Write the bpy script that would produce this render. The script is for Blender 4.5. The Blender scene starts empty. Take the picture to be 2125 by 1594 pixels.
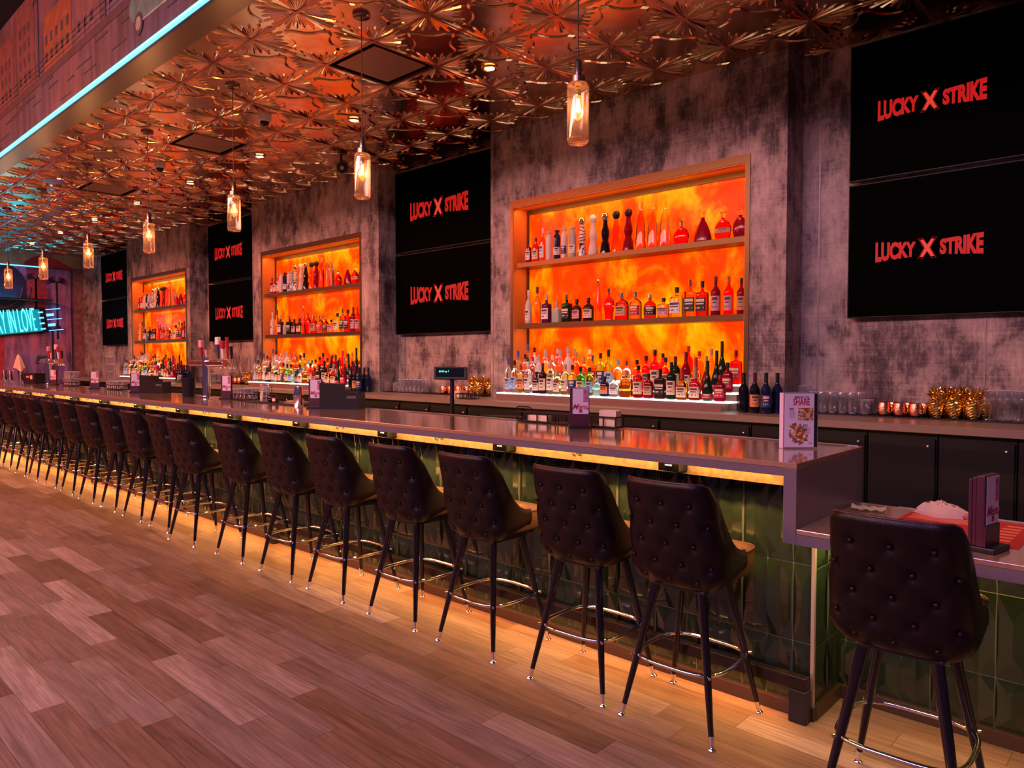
import bpy, bmesh, math, random
from mathutils import Vector, Matrix
random.seed(7)
S = bpy.context.scene
COL = S.collection
PI = math.pi

# ------------------------------------------------------------------ camera
cam = bpy.data.cameras.new('camera')
cam.sensor_width = 36.0
cam.lens = 36.0 * 1514.0 / 2125.0
cam.clip_start = 0.05
cam.clip_end = 200
co = bpy.data.objects.new('camera', cam)
COL.objects.link(co)
th = math.radians(46.9)
pt = math.atan((797 - 745) / 1514.0)
fh = Vector((-math.cos(th), math.sin(th), 0))
R_ = Vector((math.sin(th), math.cos(th), 0))
F_ = fh * math.cos(pt) - Vector((0, 0, 1)) * math.sin(pt)
U_ = R_.cross(F_)
M = Matrix((R_, U_, -F_)).transposed().to_4x4()
M.translation = (0, 0, 1.46)
co.matrix_world = M
S.camera = co

# ------------------------------------------------------------------ world, exposure, room lights
S.view_settings.view_transform = 'Standard'
S.view_settings.look = 'None'
S.view_settings.exposure = 0.0
S.view_settings.gamma = 1.0
S.view_settings.use_curve_mapping = False
w = bpy.data.worlds.new('venue_ambient')
S.world = w
w.use_nodes = True
w.node_tree.nodes['Background'].inputs[0].default_value = (0.50, 0.24, 0.50, 1)
w.node_tree.nodes['Background'].inputs[1].default_value = 0.15


def look(o, d):
    o.rotation_euler = Vector(d).to_track_quat('-Z', 'Y').to_euler()


def area(name, loc, d, sx, sy, power, col, spread=PI):
    l = bpy.data.lights.new(name, 'AREA')
    l.shape = 'RECTANGLE'
    l.size, l.size_y = sx, sy
    l.energy, l.color = power, col
    l.spread = spread
    o = bpy.data.objects.new(name, l)
    COL.objects.link(o)
    o.location = loc
    look(o, d)
    return o


# coloured stage lights of the big hall in front of the bar
area('hall_light_violet', (-1.5, -3.5, 4.8), (-.25, 1, -.75), 6, 1.2, 270, (0.72, 0.43, 0.97))
area('hall_light_pink', (-5.5, -3.8, 4.9), (-.1, 1, -.75), 7, 1.2, 590, (1.0, 0.52, 0.40))
area('hall_light_red', (-12.0, -3.0, 4.9), (.1, .8, -.9), 5, 1.5, 1000, (1.0, 0.22, 0.11))
area('hall_light_magenta', (-15.5, 1.2, 4.6), (-.9, .75, -.5), 3, 1.0, 70, (1.0, 0.35, 0.75))

# ------------------------------------------------------------------ materials
MATS = {}


def nt(name):
    m = bpy.data.materials.new(name)
    m.use_nodes = True
    MATS[name] = m
    return m, m.node_tree.nodes, m.node_tree.links, m.node_tree.nodes['Principled BSDF']


def setp(b, **k):
    for a, v in k.items():
        b.inputs[a].default_value = v


def mat(name, col, rough=.5, metal=0., spec=.5, emit=None, es=0., trans=0., ior=1.45, vary=.0, vs=20., bump=0., coat=0., alpha=1.):
    if name in MATS:
        return MATS[name]
    m, N, L, b = nt(name)
    b.inputs['Base Color'].default_value = (*col, 1)
    b.inputs['Roughness'].default_value = rough
    b.inputs['Metallic'].default_value = metal
    b.inputs['Specular IOR Level'].default_value = spec
    b.inputs['Transmission Weight'].default_value = trans
    b.inputs['IOR'].default_value = ior
    b.inputs['Coat Weight'].default_value = coat
    if emit:
        b.inputs['Emission Color'].default_value = (*emit, 1)
        b.inputs['Emission Strength'].default_value = es
    if vary or bump:
        tc = N.new('ShaderNodeTexCoord')
        n = N.new('ShaderNodeTexNoise')
        n.inputs['Scale'].default_value = vs
        n.inputs['Detail'].default_value = 4
        L.new(tc.outputs['Object'], n.inputs['Vector'])
        if vary:
            r = N.new('ShaderNodeValToRGB')
            r.color_ramp.elements[0].position = .3
            r.color_ramp.elements[1].position = .7
            r.color_ramp.elements[0].color = (*[c * (1 - vary) for c in col], 1)
            r.color_ramp.elements[1].color = (*[min(1, c * (1 + vary)) for c in col], 1)
            L.new(n.outputs['Fac'], r.inputs[0])
            L.new(r.outputs[0], b.inputs['Base Color'])
        if bump:
            bp = N.new('ShaderNodeBump')
            bp.inputs['Strength'].default_value = bump
            bp.inputs['Distance'].default_value = .01
            L.new(n.outputs['Fac'], bp.inputs['Height'])
            L.new(bp.outputs[0], b.inputs['Normal'])
    return m


def thin_glass(name, tint=(.95, .97, 1), gloss=1.0, ior=1.5, haze=0., hz=(1, 1, 1)):
    """thin walled glass: clear with a fresnel reflection"""
    m, N, L, b = nt(name)
    N.remove(b)
    out = N['Material Output']
    tr = N.new('ShaderNodeBsdfTransparent')
    tr.inputs[0].default_value = (*tint, 1)
    gl = N.new('ShaderNodeBsdfGlossy')
    gl.inputs['Roughness'].default_value = .04
    gl.inputs[0].default_value = (gloss, gloss, gloss, 1)
    fr = N.new('ShaderNodeLayerWeight')
    fr.inputs[0].default_value = .22
    mx = N.new('ShaderNodeMixShader')
    L.new(fr.outputs['Facing'], mx.inputs[0])
    L.new(tr.outputs[0], mx.inputs[1])
    L.new(gl.outputs[0], mx.inputs[2])
    last = mx
    if haze:
        df = N.new('ShaderNodeBsdfDiffuse')
        df.inputs[0].default_value = (*hz, 1)
        m2 = N.new('ShaderNodeMixShader')
        m2.inputs[0].default_value = haze
        L.new(mx.outputs[0], m2.inputs[1])
        L.new(df.outputs[0], m2.inputs[2])
        last = m2
    L.new(last.outputs[0], out.inputs[0])
    return m


def ramp(N, stops):
    r = N.new('ShaderNodeValToRGB')
    e = r.color_ramp.elements
    while len(e) > 1:
        e.remove(e[-1])
    e[0].position, e[0].color = stops[0][0], (*stops[0][1], 1)
    for p, c in stops[1:]:
        x = e.new(p)
        x.color = (*c, 1)
    return r


def noise(N, L, vec, scale, detail=4, rough=.55, dist=0.):
    n = N.new('ShaderNodeTexNoise')
    n.inputs['Scale'].default_value = scale
    n.inputs['Detail'].default_value = detail
    n.inputs['Roughness'].default_value = rough
    n.inputs['Distortion'].default_value = dist
    L.new(vec, n.inputs['Vector'])
    return n.outputs['Fac']


def mapping(N, L, scale=(1, 1, 1), loc=(0, 0, 0), src='Object'):
    tc = N.new('ShaderNodeTexCoord')
    mp = N.new('ShaderNodeMapping')
    mp.inputs['Scale'].default_value = scale
    mp.inputs['Location'].default_value = loc
    L.new(tc.outputs[src], mp.inputs[0])
    return mp.outputs[0]


def mth(N, L, op, a, b=None, c=None):
    n = N.new('ShaderNodeMath')
    n.operation = op
    for i, v in enumerate((a, b, c)):
        if v is None:
            continue
        if isinstance(v, (int, float)):
            n.inputs[i].default_value = v
        else:
            L.new(v, n.inputs[i])
    return n.outputs[0]


def mixc(N, L, fac, a, b, mode='MIX'):
    n = N.new('ShaderNodeMix')
    n.data_type = 'RGBA'
    n.blend_type = mode
    for i, v in ((0, fac), (6, a), (7, b)):
        if isinstance(v, (int, float)):
            n.inputs[i].default_value = v
        elif isinstance(v, tuple):
            n.inputs[i].default_value = (*v, 1)
        else:
            L.new(v, n.inputs[i])
    return n.outputs[2]


def make_floor_mat():
    m, N, L, b = nt('grey_brown_plank_floor')
    tc = N.new('ShaderNodeTexCoord')
    sp = N.new('ShaderNodeSeparateXYZ')
    L.new(tc.outputs['Object'], sp.inputs[0])
    PW, PL = .134, .90
    yr = mth(N, L, 'DIVIDE', sp.outputs[1], PW)
    row = mth(N, L, 'FLOOR', yr)
    wn = N.new('ShaderNodeTexWhiteNoise')
    wn.noise_dimensions = '1D'
    L.new(mth(N, L, 'ADD', mth(N, L, 'MULTIPLY', row, 2.417), 13.3), wn.inputs['W'])
    xo = mth(N, L, 'ADD', mth(N, L, 'DIVIDE', sp.outputs[0], PL), wn.outputs['Value'])
    colm = mth(N, L, 'FLOOR', xo)
    cv = N.new('ShaderNodeCombineXYZ')
    L.new(row, cv.inputs[0])
    L.new(colm, cv.inputs[1])
    w2 = N.new('ShaderNodeTexWhiteNoise')
    w2.noise_dimensions = '3D'
    L.new(cv.outputs[0], w2.inputs['Vector'])
    base = ramp(N, [(0, (.165, .088, .060)), (.3, (.225, .138, .104)), (.55, (.270, .185, .155)), (.8, (.205, .110, .070)), (1, (.39, .28, .24))])
    L.new(w2.outputs['Value'], base.inputs[0])
    # grain, shifted per plank
    gv = N.new('ShaderNodeCombineXYZ')
    L.new(mth(N, L, 'ADD', mth(N, L, 'MULTIPLY', sp.outputs[0], 2.2), mth(N, L, 'MULTIPLY', w2.outputs['Value'], 37.)), gv.inputs[0])
    L.new(mth(N, L, 'MULTIPLY', sp.outputs[1], 46.), gv.inputs[1])
    g = noise(N, L, gv.outputs[0], 1.0, 8, .62, 1.2)
    g2v = N.new('ShaderNodeCombineXYZ')
    L.new(mth(N, L, 'ADD', mth(N, L, 'MULTIPLY', sp.outputs[0], 1.2), mth(N, L, 'MULTIPLY', w2.outputs['Value'], 91.)), g2v.inputs[0])
    L.new(mth(N, L, 'MULTIPLY', sp.outputs[1], 7.), g2v.inputs[1])
    g2 = noise(N, L, g2v.outputs[0], 1.6, 5, .6, .6)
    gr = ramp(N, [(.3, (.55, .52, .50)), (.5, (1, 1, 1)), (.68, (1.45, 1.42, 1.4))])
    L.new(g, gr.inputs[0])
    c = mixc(N, L, .85, base.outputs[0], gr.outputs[0], 'MULTIPLY')
    gr2 = ramp(N, [(.3, (.66, .62, .60)), (.6, (1.12, 1.1, 1.1))])
    L.new(g2, gr2.inputs[0])
    c = mixc(N, L, .7, c, gr2.outputs[0], 'MULTIPLY')
    # seams
    fy = mth(N, L, 'FRACT', yr)
    fx = mth(N, L, 'FRACT', xo)
    sy = mth(N, L, 'LESS_THAN', mth(N, L, 'MINIMUM', fy, mth(N, L, 'SUBTRACT', 1., fy)), .010)
    sx = mth(N, L, 'LESS_THAN', mth(N, L, 'MINIMUM', fx, mth(N, L, 'SUBTRACT', 1., fx)), .0016)
    c = mixc(N, L, mth(N, L, 'MULTIPLY', mth(N, L, 'MAXIMUM', sy, sx), .65), c, (.03, .02, .018))
    L.new(c, b.inputs['Base Color'])
    rr = mth(N, L, 'ADD', mth(N, L, 'MULTIPLY', g, .25), .34)
    L.new(rr, b.inputs['Roughness'])
    b.inputs['Specular IOR Level'].default_value = .35
    bp = N.new('ShaderNodeBump')
    bp.inputs['Strength'].default_value = .25
    bp.inputs['Distance'].default_value = .003
    L.new(g, bp.inputs['Height'])
    L.new(bp.outputs[0], b.inputs['Normal'])
    return m


def make_wall_mat():
    m, N, L, b = nt('distressed_plaster_wallpaper')
    v1 = mapping(N, L, (1, 1, .8))
    big = noise(N, L, v1, 1.3, 6, .62, .3)
    v2 = mapping(N, L, (1, 1, .55))
    mid = noise(N, L, v2, 6.5, 9, .72, .2)
    weave = noise(N, L, mapping(N, L, (60, 60, 5)), 1.0, 3, .6)
    hor = noise(N, L, mapping(N, L, (3, 3, 60)), 1.0, 3, .6)
    s = mth(N, L, 'ADD', mth(N, L, 'MULTIPLY', big, .46), mth(N, L, 'MULTIPLY', mid, .54))
    s = mth(N, L, 'SUBTRACT', s, .045)
    s = mth(N, L, 'ADD', s, mth(N, L, 'MULTIPLY', mth(N, L, 'SUBTRACT', weave, .5), .12))
    s = mth(N, L, 'ADD', s, mth(N, L, 'MULTIPLY', mth(N, L, 'SUBTRACT', hor, .5), .10))
    r = ramp(N, [(.35, (.055, .040, .045)), (.41, (.15, .11, .11)), (.455, (.31, .235, .21)), (.52, (.46, .34, .30)), (.60, (.60, .46, .40))])
    L.new(s, r.inputs[0])
    L.new(r.outputs[0], b.inputs['Base Color'])
    b.inputs['Roughness'].default_value = .62
    b.inputs['Specular IOR Level'].default_value = .3
    bp = N.new('ShaderNodeBump')
    bp.inputs['Strength'].default_value = .35
    bp.inputs['Distance'].default_value = .004
    L.new(s, bp.inputs['Height'])
    L.new(bp.outputs[0], b.inputs['Normal'])
    return m


def make_onyx_mat():
    m, N, L, b = nt('backlit_orange_onyx')
    v = mapping(N, L, (1, 1, .75))
    a = noise(N, L, v, 2.3, 6, .62, .5)
    c = noise(N, L, v, 7.0, 6, .6, .2)
    s = mth(N, L, 'ADD', mth(N, L, 'MULTIPLY', a, .75), mth(N, L, 'MULTIPLY', c, .25))
    r = ramp(N, [(.36, (.80, .016, .0)), (.47, (.98, .045, .0)), (.52, (1.0, .13, .0)), (.58, (1.0, .28, .0)), (.67, (1.0, .52, .005))])
    L.new(s, r.inputs[0])
    L.new(r.outputs[0], b.inputs['Emission Color'])
    b.inputs['Emission Strength'].default_value = 1.1
    b.inputs['Base Color'].default_value = (.10, .018, .002, 1)
    b.inputs['Roughness'].default_value = .16
    b.inputs['Specular IOR Level'].default_value = .03
    return m


def make_copper_mat():
    m, N, L, b = nt('pressed_copper_tile')
    v = mapping(N, L)
    n = noise(N, L, v, 5.0, 3, .5, .5)
    n2 = noise(N, L, v, 1.1, 2, .5)
    r = ramp(N, [(.35, (.72, .43, .25)), (.65, (.90, .62, .38))])
    L.new(n, r.inputs[0])
    L.new(r.outputs[0], b.inputs['Base Color'])
    b.inputs['Metallic'].default_value = 1
    b.inputs['Roughness'].default_value = .20
    bp = N.new('ShaderNodeBump')
    bp.inputs['Strength'].default_value = .10
    bp.inputs['Distance'].default_value = .02
    L.new(mth(N, L, 'ADD', n, n2), bp.inputs['Height'])
    L.new(bp.outputs[0], b.inputs['Normal'])
    return m


def make_mural_mat(name, zlow, gain=1.):
    m, N, L, b = nt(name)
    st = noise(N, L, mapping(N, L, (7, 7, .8)), 1.0, 6, .65, .4)
    sp = noise(N, L, mapping(N, L, (1.2, 1.2, 1.5)), 1.0, 5, .6, .6)
    r1 = ramp(N, [(.30, (.012, .010, .035)), (.42, (.06, .022, .05)), (.50, (.14, .075, .15)), (.57, (.22, .11, .17)), (.66, (.26, .07, .06)), (.75, (.34, .20, .22))])
    L.new(mth(N, L, 'ADD', mth(N, L, 'MULTIPLY', st, .6), mth(N, L, 'MULTIPLY', sp, .4)), r1.inputs[0])
    r2 = ramp(N, [(.4, (.7, .75, 1.1)), (.6, (1.25, .7, .6))])
    L.new(noise(N, L, mapping(N, L, (.5, .5, .6), (3, zlow, 0)), 1.0, 2), r2.inputs[0])
    c = mixc(N, L, .8, r1.outputs[0], r2.outputs[0], 'MULTIPLY')
    c = mixc(N, L, 1., c, (gain, gain, gain), 'MULTIPLY')
    L.new(c, b.inputs['Base Color'])
    b.inputs['Roughness'].default_value = .6
    return m


def make_leather():
    m, N, L, b = nt('dark_burgundy_leather')
    v = mapping(N, L)
    n = noise(N, L, v, 260., 3, .6)
    vor = N.new('ShaderNodeTexVoronoi')
    vor.inputs['Scale'].default_value = 210
    L.new(v, vor.inputs['Vector'])
    bp = N.new('ShaderNodeBump')
    bp.inputs['Strength'].default_value = .25
    bp.inputs['Distance'].default_value = .0015
    L.new(mth(N, L, 'ADD', vor.outputs['Distance'], n), bp.inputs['Height'])
    L.new(bp.outputs[0], b.inputs['Normal'])
    setp(b, Roughness=.40)
    b.inputs['Base Color'].default_value = (.0065, .0022, .0040, 1)
    b.inputs['Specular IOR Level'].default_value = .26
    return m


FLOOR = make_floor_mat()
WALL = make_wall_mat()
ONYX = make_onyx_mat()
COPPER = make_copper_mat()
MURAL = make_mural_mat('painted_mural', 0, .45)
LEATHER = make_leather()
LAM = mat('mauve_grey_laminate', (.165, .125, .155), .34, vary=.06, vs=60, bump=.02)
LAMTOP = mat('taupe_laminate_top', (.36, .19, .12), .14, vary=.08, vs=45, coat=1.)
LAMTOP.node_tree.nodes['Principled BSDF'].inputs['Coat IOR'].default_value = 2.0
LAMTOP.node_tree.nodes['Principled BSDF'].inputs['Coat Roughness'].default_value = .09
BACKTOP = mat('brown_back_counter_laminate', (.23, .155, .125), .33, vary=.06, vs=45)
PLY = mat('raw_plywood_edge', (.040, .022, .010), .6, vary=.5, vs=45)
BLACKM = mat('black_powder_coat', (.012, .010, .012), .38)
BLACKC = mat('black_cabinet_laminate', (.0075, .0055, .0055), .5, spec=.25)
CHROME = mat('polished_chrome', (.85, .83, .85), .09, 1)
STEEL = mat('brushed_steel', (.62, .58, .56), .28, 1)
BRONZE = mat('antique_bronze', (.30, .18, .14), .25, 1)
NFRAME = mat('bronze_niche_frame', (.15, .070, .026), .34, .65)
NSIDE = mat('orange_niche_lining', (.62, .22, .05), .45)
SHELF = mat('bronze_shelf_edge', (.14, .072, .028), .34, .6)
TILEM = mat('glossy_dark_green_tile', (.011, .018, .011), .13, spec=.55, vary=.25, vs=3, coat=.3)
GROUT = mat('pale_grout', (.16, .17, .14), .8)
TRIM = mat('satin_steel_trim', (.72, .60, .55), .3, .8)
BASEB = mat('brown_vinyl_baseboard', (.045, .022, .016), .4)
TVM = mat('black_television_glass', (.0008, .0008, .0009), .55, spec=.012)
TVR = mat('television_bezel', (.006, .006, .007), .5)
REDL = mat('red_logo_glow', (.02, 0, 0), .6, emit=(.60, .008, .006), es=.85)
REDX = mat('red_logo_light', (.02, 0, 0), .6, emit=(.80, .05, .03), es=.95)
WHITEL = mat('lit_white_acrylic', (.9, .9, .9), .3, emit=(.92, 1.0, .96), es=1.9)
CYAN = mat('cyan_neon', (.1, .5, .5), .3, emit=(.085, .92, 1.0), es=3.6)
CYAN2 = mat('cyan_neon_letters', (.1, .5, .5), .3, emit=(.075, .88, .86), es=4.2)
CYANBOX = mat('teal_glowing_sign_face', (.0, .10, .12), .5, emit=(.0, .20, .26), es=1.3)
BLUEN = mat('blue_neon', (.1, .3, .5), .3, emit=(.12, .50, .95), es=2.2)
SOFFIT = mat('brushed_metal_soffit', (.26, .19, .17), .33, .85, bump=.02, vs=4)
DARK = mat('black_hall_ceiling', (.006, .006, .012), .8)
PAPER = mat('white_paper', (.80, .74, .74), .7)
PAPERP = mat('pale_menu_card', (.74, .58, .74), .45)
REDINK = mat('crimson_ink', (.42, .02, .06), .6)
DKINK = mat('dark_ink', (.09, .05, .05), .6)
MAROON = mat('maroon_leatherette', (.075, .018, .035), .35)
MATRUB = mat('black_rubber_mat', (.012, .011, .012), .6)
BULB = mat('warm_bulb_glass', (.9, .6, .2), .2, emit=(1.0, .42, .05), es=2.2)
FIL = mat('glowing_filament', (1, .8, .4), .3, emit=(1.0, .70, .28), es=28)
AMBERJ = thin_glass('amber_tinted_jar_glass', (1.0, .86, .74), 1.0, haze=.05, hz=(1, .55, .35))
CLEARG = thin_glass('clear_drinking_glass', (.93, .93, .96), 1.0, haze=.03)
DLIGHT = mat('downlight_lens', (1, .9, .7), .3, emit=(1.0, .74, .40), es=14)
GOLD = mat('gold_plate', (.95, .62, .18), .12, 1)
MUGC = mat('hammered_copper', (.90, .36, .20), .12, 1, bump=.5, vs=70)
REDM = mat('red_place_mat', (.62, .022, .025), .5)
CORAL = mat('coral_print', (.95, .24, .12), .5)
CLOTH = mat('peach_napkin_cloth', (.75, .47, .38), .8)


# ------------------------------------------------------------------ mesh helpers
class MB:
    def __init__(s):
        s.v, s.f, s.m = [], [], []

    def quad(s, *p, m=0):
        b = len(s.v)
        s.v += [tuple(q) for q in p]
        s.f.append(tuple(range(b, b + len(p))))
        s.m.append(m)

    def box(s, x0, x1, y0, y1, z0, z1, m=0, c=0.):
        """box, c = chamfer of its edges"""
        if c <= 0:
            b = len(s.v)
            s.v += [(x, y, z) for x in (x0, x1) for y in (y0, y1) for z in (z0, z1)]
            for f in ((0, 1, 3, 2), (4, 6, 7, 5), (0, 4, 5, 1), (2, 3, 7, 6), (0, 2, 6, 4), (1, 5, 7, 3)):
                s.f.append(tuple(b + i for i in f))
                s.m.append(m)
            return s
        bm = bmesh.new()
        bmesh.ops.create_cube(bm, size=1)
        for v in bm.verts:
            v.co = Vector(((x0 + x1) / 2 + v.co.x * (x1 - x0), (y0 + y1) / 2 + v.co.y * (y1 - y0), (z0 + z1) / 2 + v.co.z * (z1 - z0)))
        bmesh.ops.bevel(bm, geom=bm.edges[:], offset=c, segments=2, affect='EDGES', profile=.5)
        s.addbm(bm, m)
        return s

    def addbm(s, bm, m=0):
        b = len(s.v)
        bm.verts.index_update()
        s.v += [tuple(v.co) for v in bm.verts]
        for f in bm.faces:
            s.f.append(tuple(b + v.index for v in f.verts))
            s.m.append(m)
        bm.free()

    def ring_stack(s, rings, m=0, closed=True, cap0=True, cap1=True):
        n = len(rings[0])
        b = len(s.v)
        for r in rings:
            s.v += [tuple(p) for p in r]
        for i in range(len(rings) - 1):
            for j in range(n if closed else n - 1):
                k = (j + 1) % n
                s.f.append((b + i * n + j, b + i * n + k, b + (i + 1) * n + k, b + (i + 1) * n + j))
                s.m.append(m)
        if cap0:
            s.f.append(tuple(b + j for j in reversed(range(n))))
            s.m.append(m)
        if cap1:
            s.f.append(tuple(b + (len(rings) - 1) * n + j for j in range(n)))
            s.m.append(m)
        return s

    def lathe(s, prof, n=20, cx=0, cy=0, m=0, ex=2., dep=1., cap0=True, cap1=True, z0=0.):
        rings = []
        for r, z in prof:
            ring = []
            for j in range(n):
                a = 2 * PI * j / n
                c, sn = math.cos(a), math.sin(a)
                x = math.copysign(abs(c) ** (2 / ex), c) * r
                y = math.copysign(abs(sn) ** (2 / ex), sn) * r * dep
                ring.append((cx + x, cy + y, z0 + z))
            rings.append(ring)
        return s.ring_stack(rings, m, True, cap0, cap1)

    def tube(s, pts, r, n=8, m=0, closed=False, caps=True):
        pts = [Vector(p) for p in pts]
        k = len(pts)
        rad = r if isinstance(r, (list, tuple)) else [r] * k
        rings = []
        up = None
        for i, p in enumerate(pts):
            if closed:
                d = (pts[(i + 1) % k] - pts[i - 1]).normalized()
            else:
                d = (pts[min(i + 1, k - 1)] - pts[max(i - 1, 0)]).normalized()
            if up is None:
                up = Vector((0, 0, 1)) if abs(d.z) < .9 else Vector((1, 0, 0))
            side = d.cross(up).normalized()
            up = side.cross(d).normalized()
            rings.append([p + (side * math.cos(2 * PI * j / n) + up * math.sin(2 * PI * j / n)) * rad[i] for j in range(n)])
        if closed:
            rings.append(rings[0])
        return s.ring_stack(rings, m, True, caps and not closed, caps and not closed)

    def sphere(s, c, r, n=12, k=8, m=0, sz=(1, 1, 1)):
        rings = []
        for i in range(1, k):
            a = PI * i / k
            rings.append([(c[0] + r * math.sin(a) * math.cos(2 * PI * j / n) * sz[0], c[1] + r * math.sin(a) * math.sin(2 * PI * j / n) * sz[1], c[2] - r * math.cos(a) * sz[2]) for j in range(n)])
        return s.ring_stack(rings, m)

    def poly(s, pts, y, t, m=0):
        """prism of an x,z outline standing at y, t thick"""
        n = len(pts)
        return s.ring_stack([[(x, y, z) for x, z in pts], [(x, y + t, z) for x, z in pts]], m)

    def xf(s, mtx):
        s.v = [tuple(mtx @ Vector(p)) for p in s.v]
        return s

    def build(s, name, mats, parent=None, smooth=None, label=None):
        me = bpy.data.meshes.new(name)
        me.from_pydata(s.v, [], s.f)
        mats = mats if isinstance(mats, (list, tuple)) else [mats]
        for x in mats:
            me.materials.append(x)
        me.polygons.foreach_set('material_index', s.m)
        bm = bmesh.new()
        bm.from_mesh(me)
        bmesh.ops.recalc_face_normals(bm, faces=bm.faces)
        bm.to_mesh(me)
        bm.free()
        if smooth:
            me.polygons.foreach_set('use_smooth', [True] * len(me.polygons))
            me.set_sharp_from_angle(angle=math.radians(smooth))
        me.update()
        o = bpy.data.objects.new(name, me)
        COL.objects.link(o)
        if parent is not None:
            o.parent = parent
        if label:
            o['label'] = label
        return o


def thing(name, label, cat, loc=(0, 0, 0), rz=0., group=None):
    o = bpy.data.objects.new(name, None)
    COL.objects.link(o)
    o.location = loc
    o.rotation_euler = (0, 0, rz)
    return tag(o, label, cat, group)


def tag(o, label, cat, group=None):
    o['label'] = label
    o['category'] = cat
    if group:
        o['group'] = group
    return o


def struct(o):
    o['kind'] = 'structure'
    return o


def dup(root, loc=None, rz=None, label=None, scale=None):
    def rec(o, par):
        c = o.copy()
        COL.objects.link(c)
        if par is not None:
            c.parent = par
        for ch in [x for x in KIDS.get(o.name, ())]:
            rec(ch, c)
        return c
    r = rec(root, None)
    if loc is not None:
        r.location = loc
    if rz is not None:
        r.rotation_euler = (0, 0, rz)
    if scale is not None:
        r.scale = scale
    if label:
        r['label'] = label
    return r


KIDS = {}


def index_kids():
    KIDS.clear()
    for o in COL.objects:
        if o.parent is not None:
            KIDS.setdefault(o.parent.name, []).append(o)


def text(name, body, size, m, parent=None, loc=(0, 0, 0), rot=(PI / 2, 0, 0), ext=.001, sx=1., off=0., align='CENTER', warp=None, shear=0.):
    cu = bpy.data.curves.new(name, 'FONT')
    cu.body = body
    cu.size = size
    cu.extrude = ext
    cu.offset = off
    cu.align_x = align
    cu.align_y = 'CENTER'
    cu.shear = shear
    cu.resolution_u = 3
    tmp = bpy.data.objects.new('tmp', cu)
    COL.objects.link(tmp)
    dg = bpy.context.evaluated_depsgraph_get()
    me = bpy.data.meshes.new_from_object(tmp.evaluated_get(dg))
    bpy.data.objects.remove(tmp)
    me.name = name
    for v in me.vertices:
        v.co.x *= sx
        if warp:
            v.co.x, v.co.y = warp(v.co.x, v.co.y)
    me.materials.clear()
    me.materials.append(m)
    o = bpy.data.objects.new(name, me)
    COL.objects.link(o)
    o.location = loc
    o.rotation_euler = rot
    if parent is not None:
        o.parent = parent
    return o


# ------------------------------------------------------------------ the room
XL = -18.45      # end wall
ZC = 3.756       # bar ceiling
YF = 5.355       # front of wall bays
YR = 5.65        # recessed wall
ZB = 1.065       # bar top
ZK = 1.060       # back counter top
ZH = 5.12        # hall ceiling

struct(MB().box(-20, 5, -7, 6, -.05, 0).build('floor', FLOOR))
struct(MB().box(XL - .2, 5, YR, YR + .2, 0, ZC + .3).build('wall_back', WALL))
BAYS = [(-5.31, -2.23, -5.03, -2.515), (-10.33, -7.21, -10.07, -7.565), (-15.40, -12.52, -15.17, -12.655)]
for i, (a, b_, n0, n1) in enumerate(BAYS):
    m_ = MB()
    m_.box(a, n0, YF, YR, 0, ZC)
    m_.box(n1, b_, YF, YR, 0, ZC)
    m_.box(n0, n1, YF, YR, 3.03, ZC)
    m_.box(n0, n1, YF, YR, 0, 1.0)
    struct(m_.build(['wall_bay_right', 'wall_bay_middle', 'wall_bay_left'][i], WALL))
# thin seams of the wall panels
k = 0
SEAM = mat('panel_joint_trim', (.30, .22, .21), .4, .3)
for (a, b_, n0, n1) in BAYS:
    for x, z0, z1 in ((a + .035, ZK, ZC), (n1 - .02, 3.04, ZC), (n0 + .02, 3.04, ZC)):
        k += 1
        struct(MB().box(x - .004, x + .004, YF - .003, YF + .002, z0, z1).build('trim_%d' % k, SEAM))
for x, z0, z1 in ((-2.1, 1.06, ZC), (-1.013, 1.06, 1.74), (-6.33, 1.06, 1.74), (-11.4, 1.06, 1.74), (-7.08, 1.06, ZC)):
    k += 1
    struct(MB().box(x - .005, x + .005, YR - .004, YR + .002, z0, z1).build('trim_%d' % k, SEAM))
struct(MB().box(XL - .15, XL, -7, YR + .2, 0, ZH).build('wall_end', mat('violet_end_wall', (.12, .07, .12), .7, vary=.3, vs=2)))
struct(MB().box(XL - .2, 5, -7, 2.135, ZH, ZH + .1).build('ceiling_hall', DARK))

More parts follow.
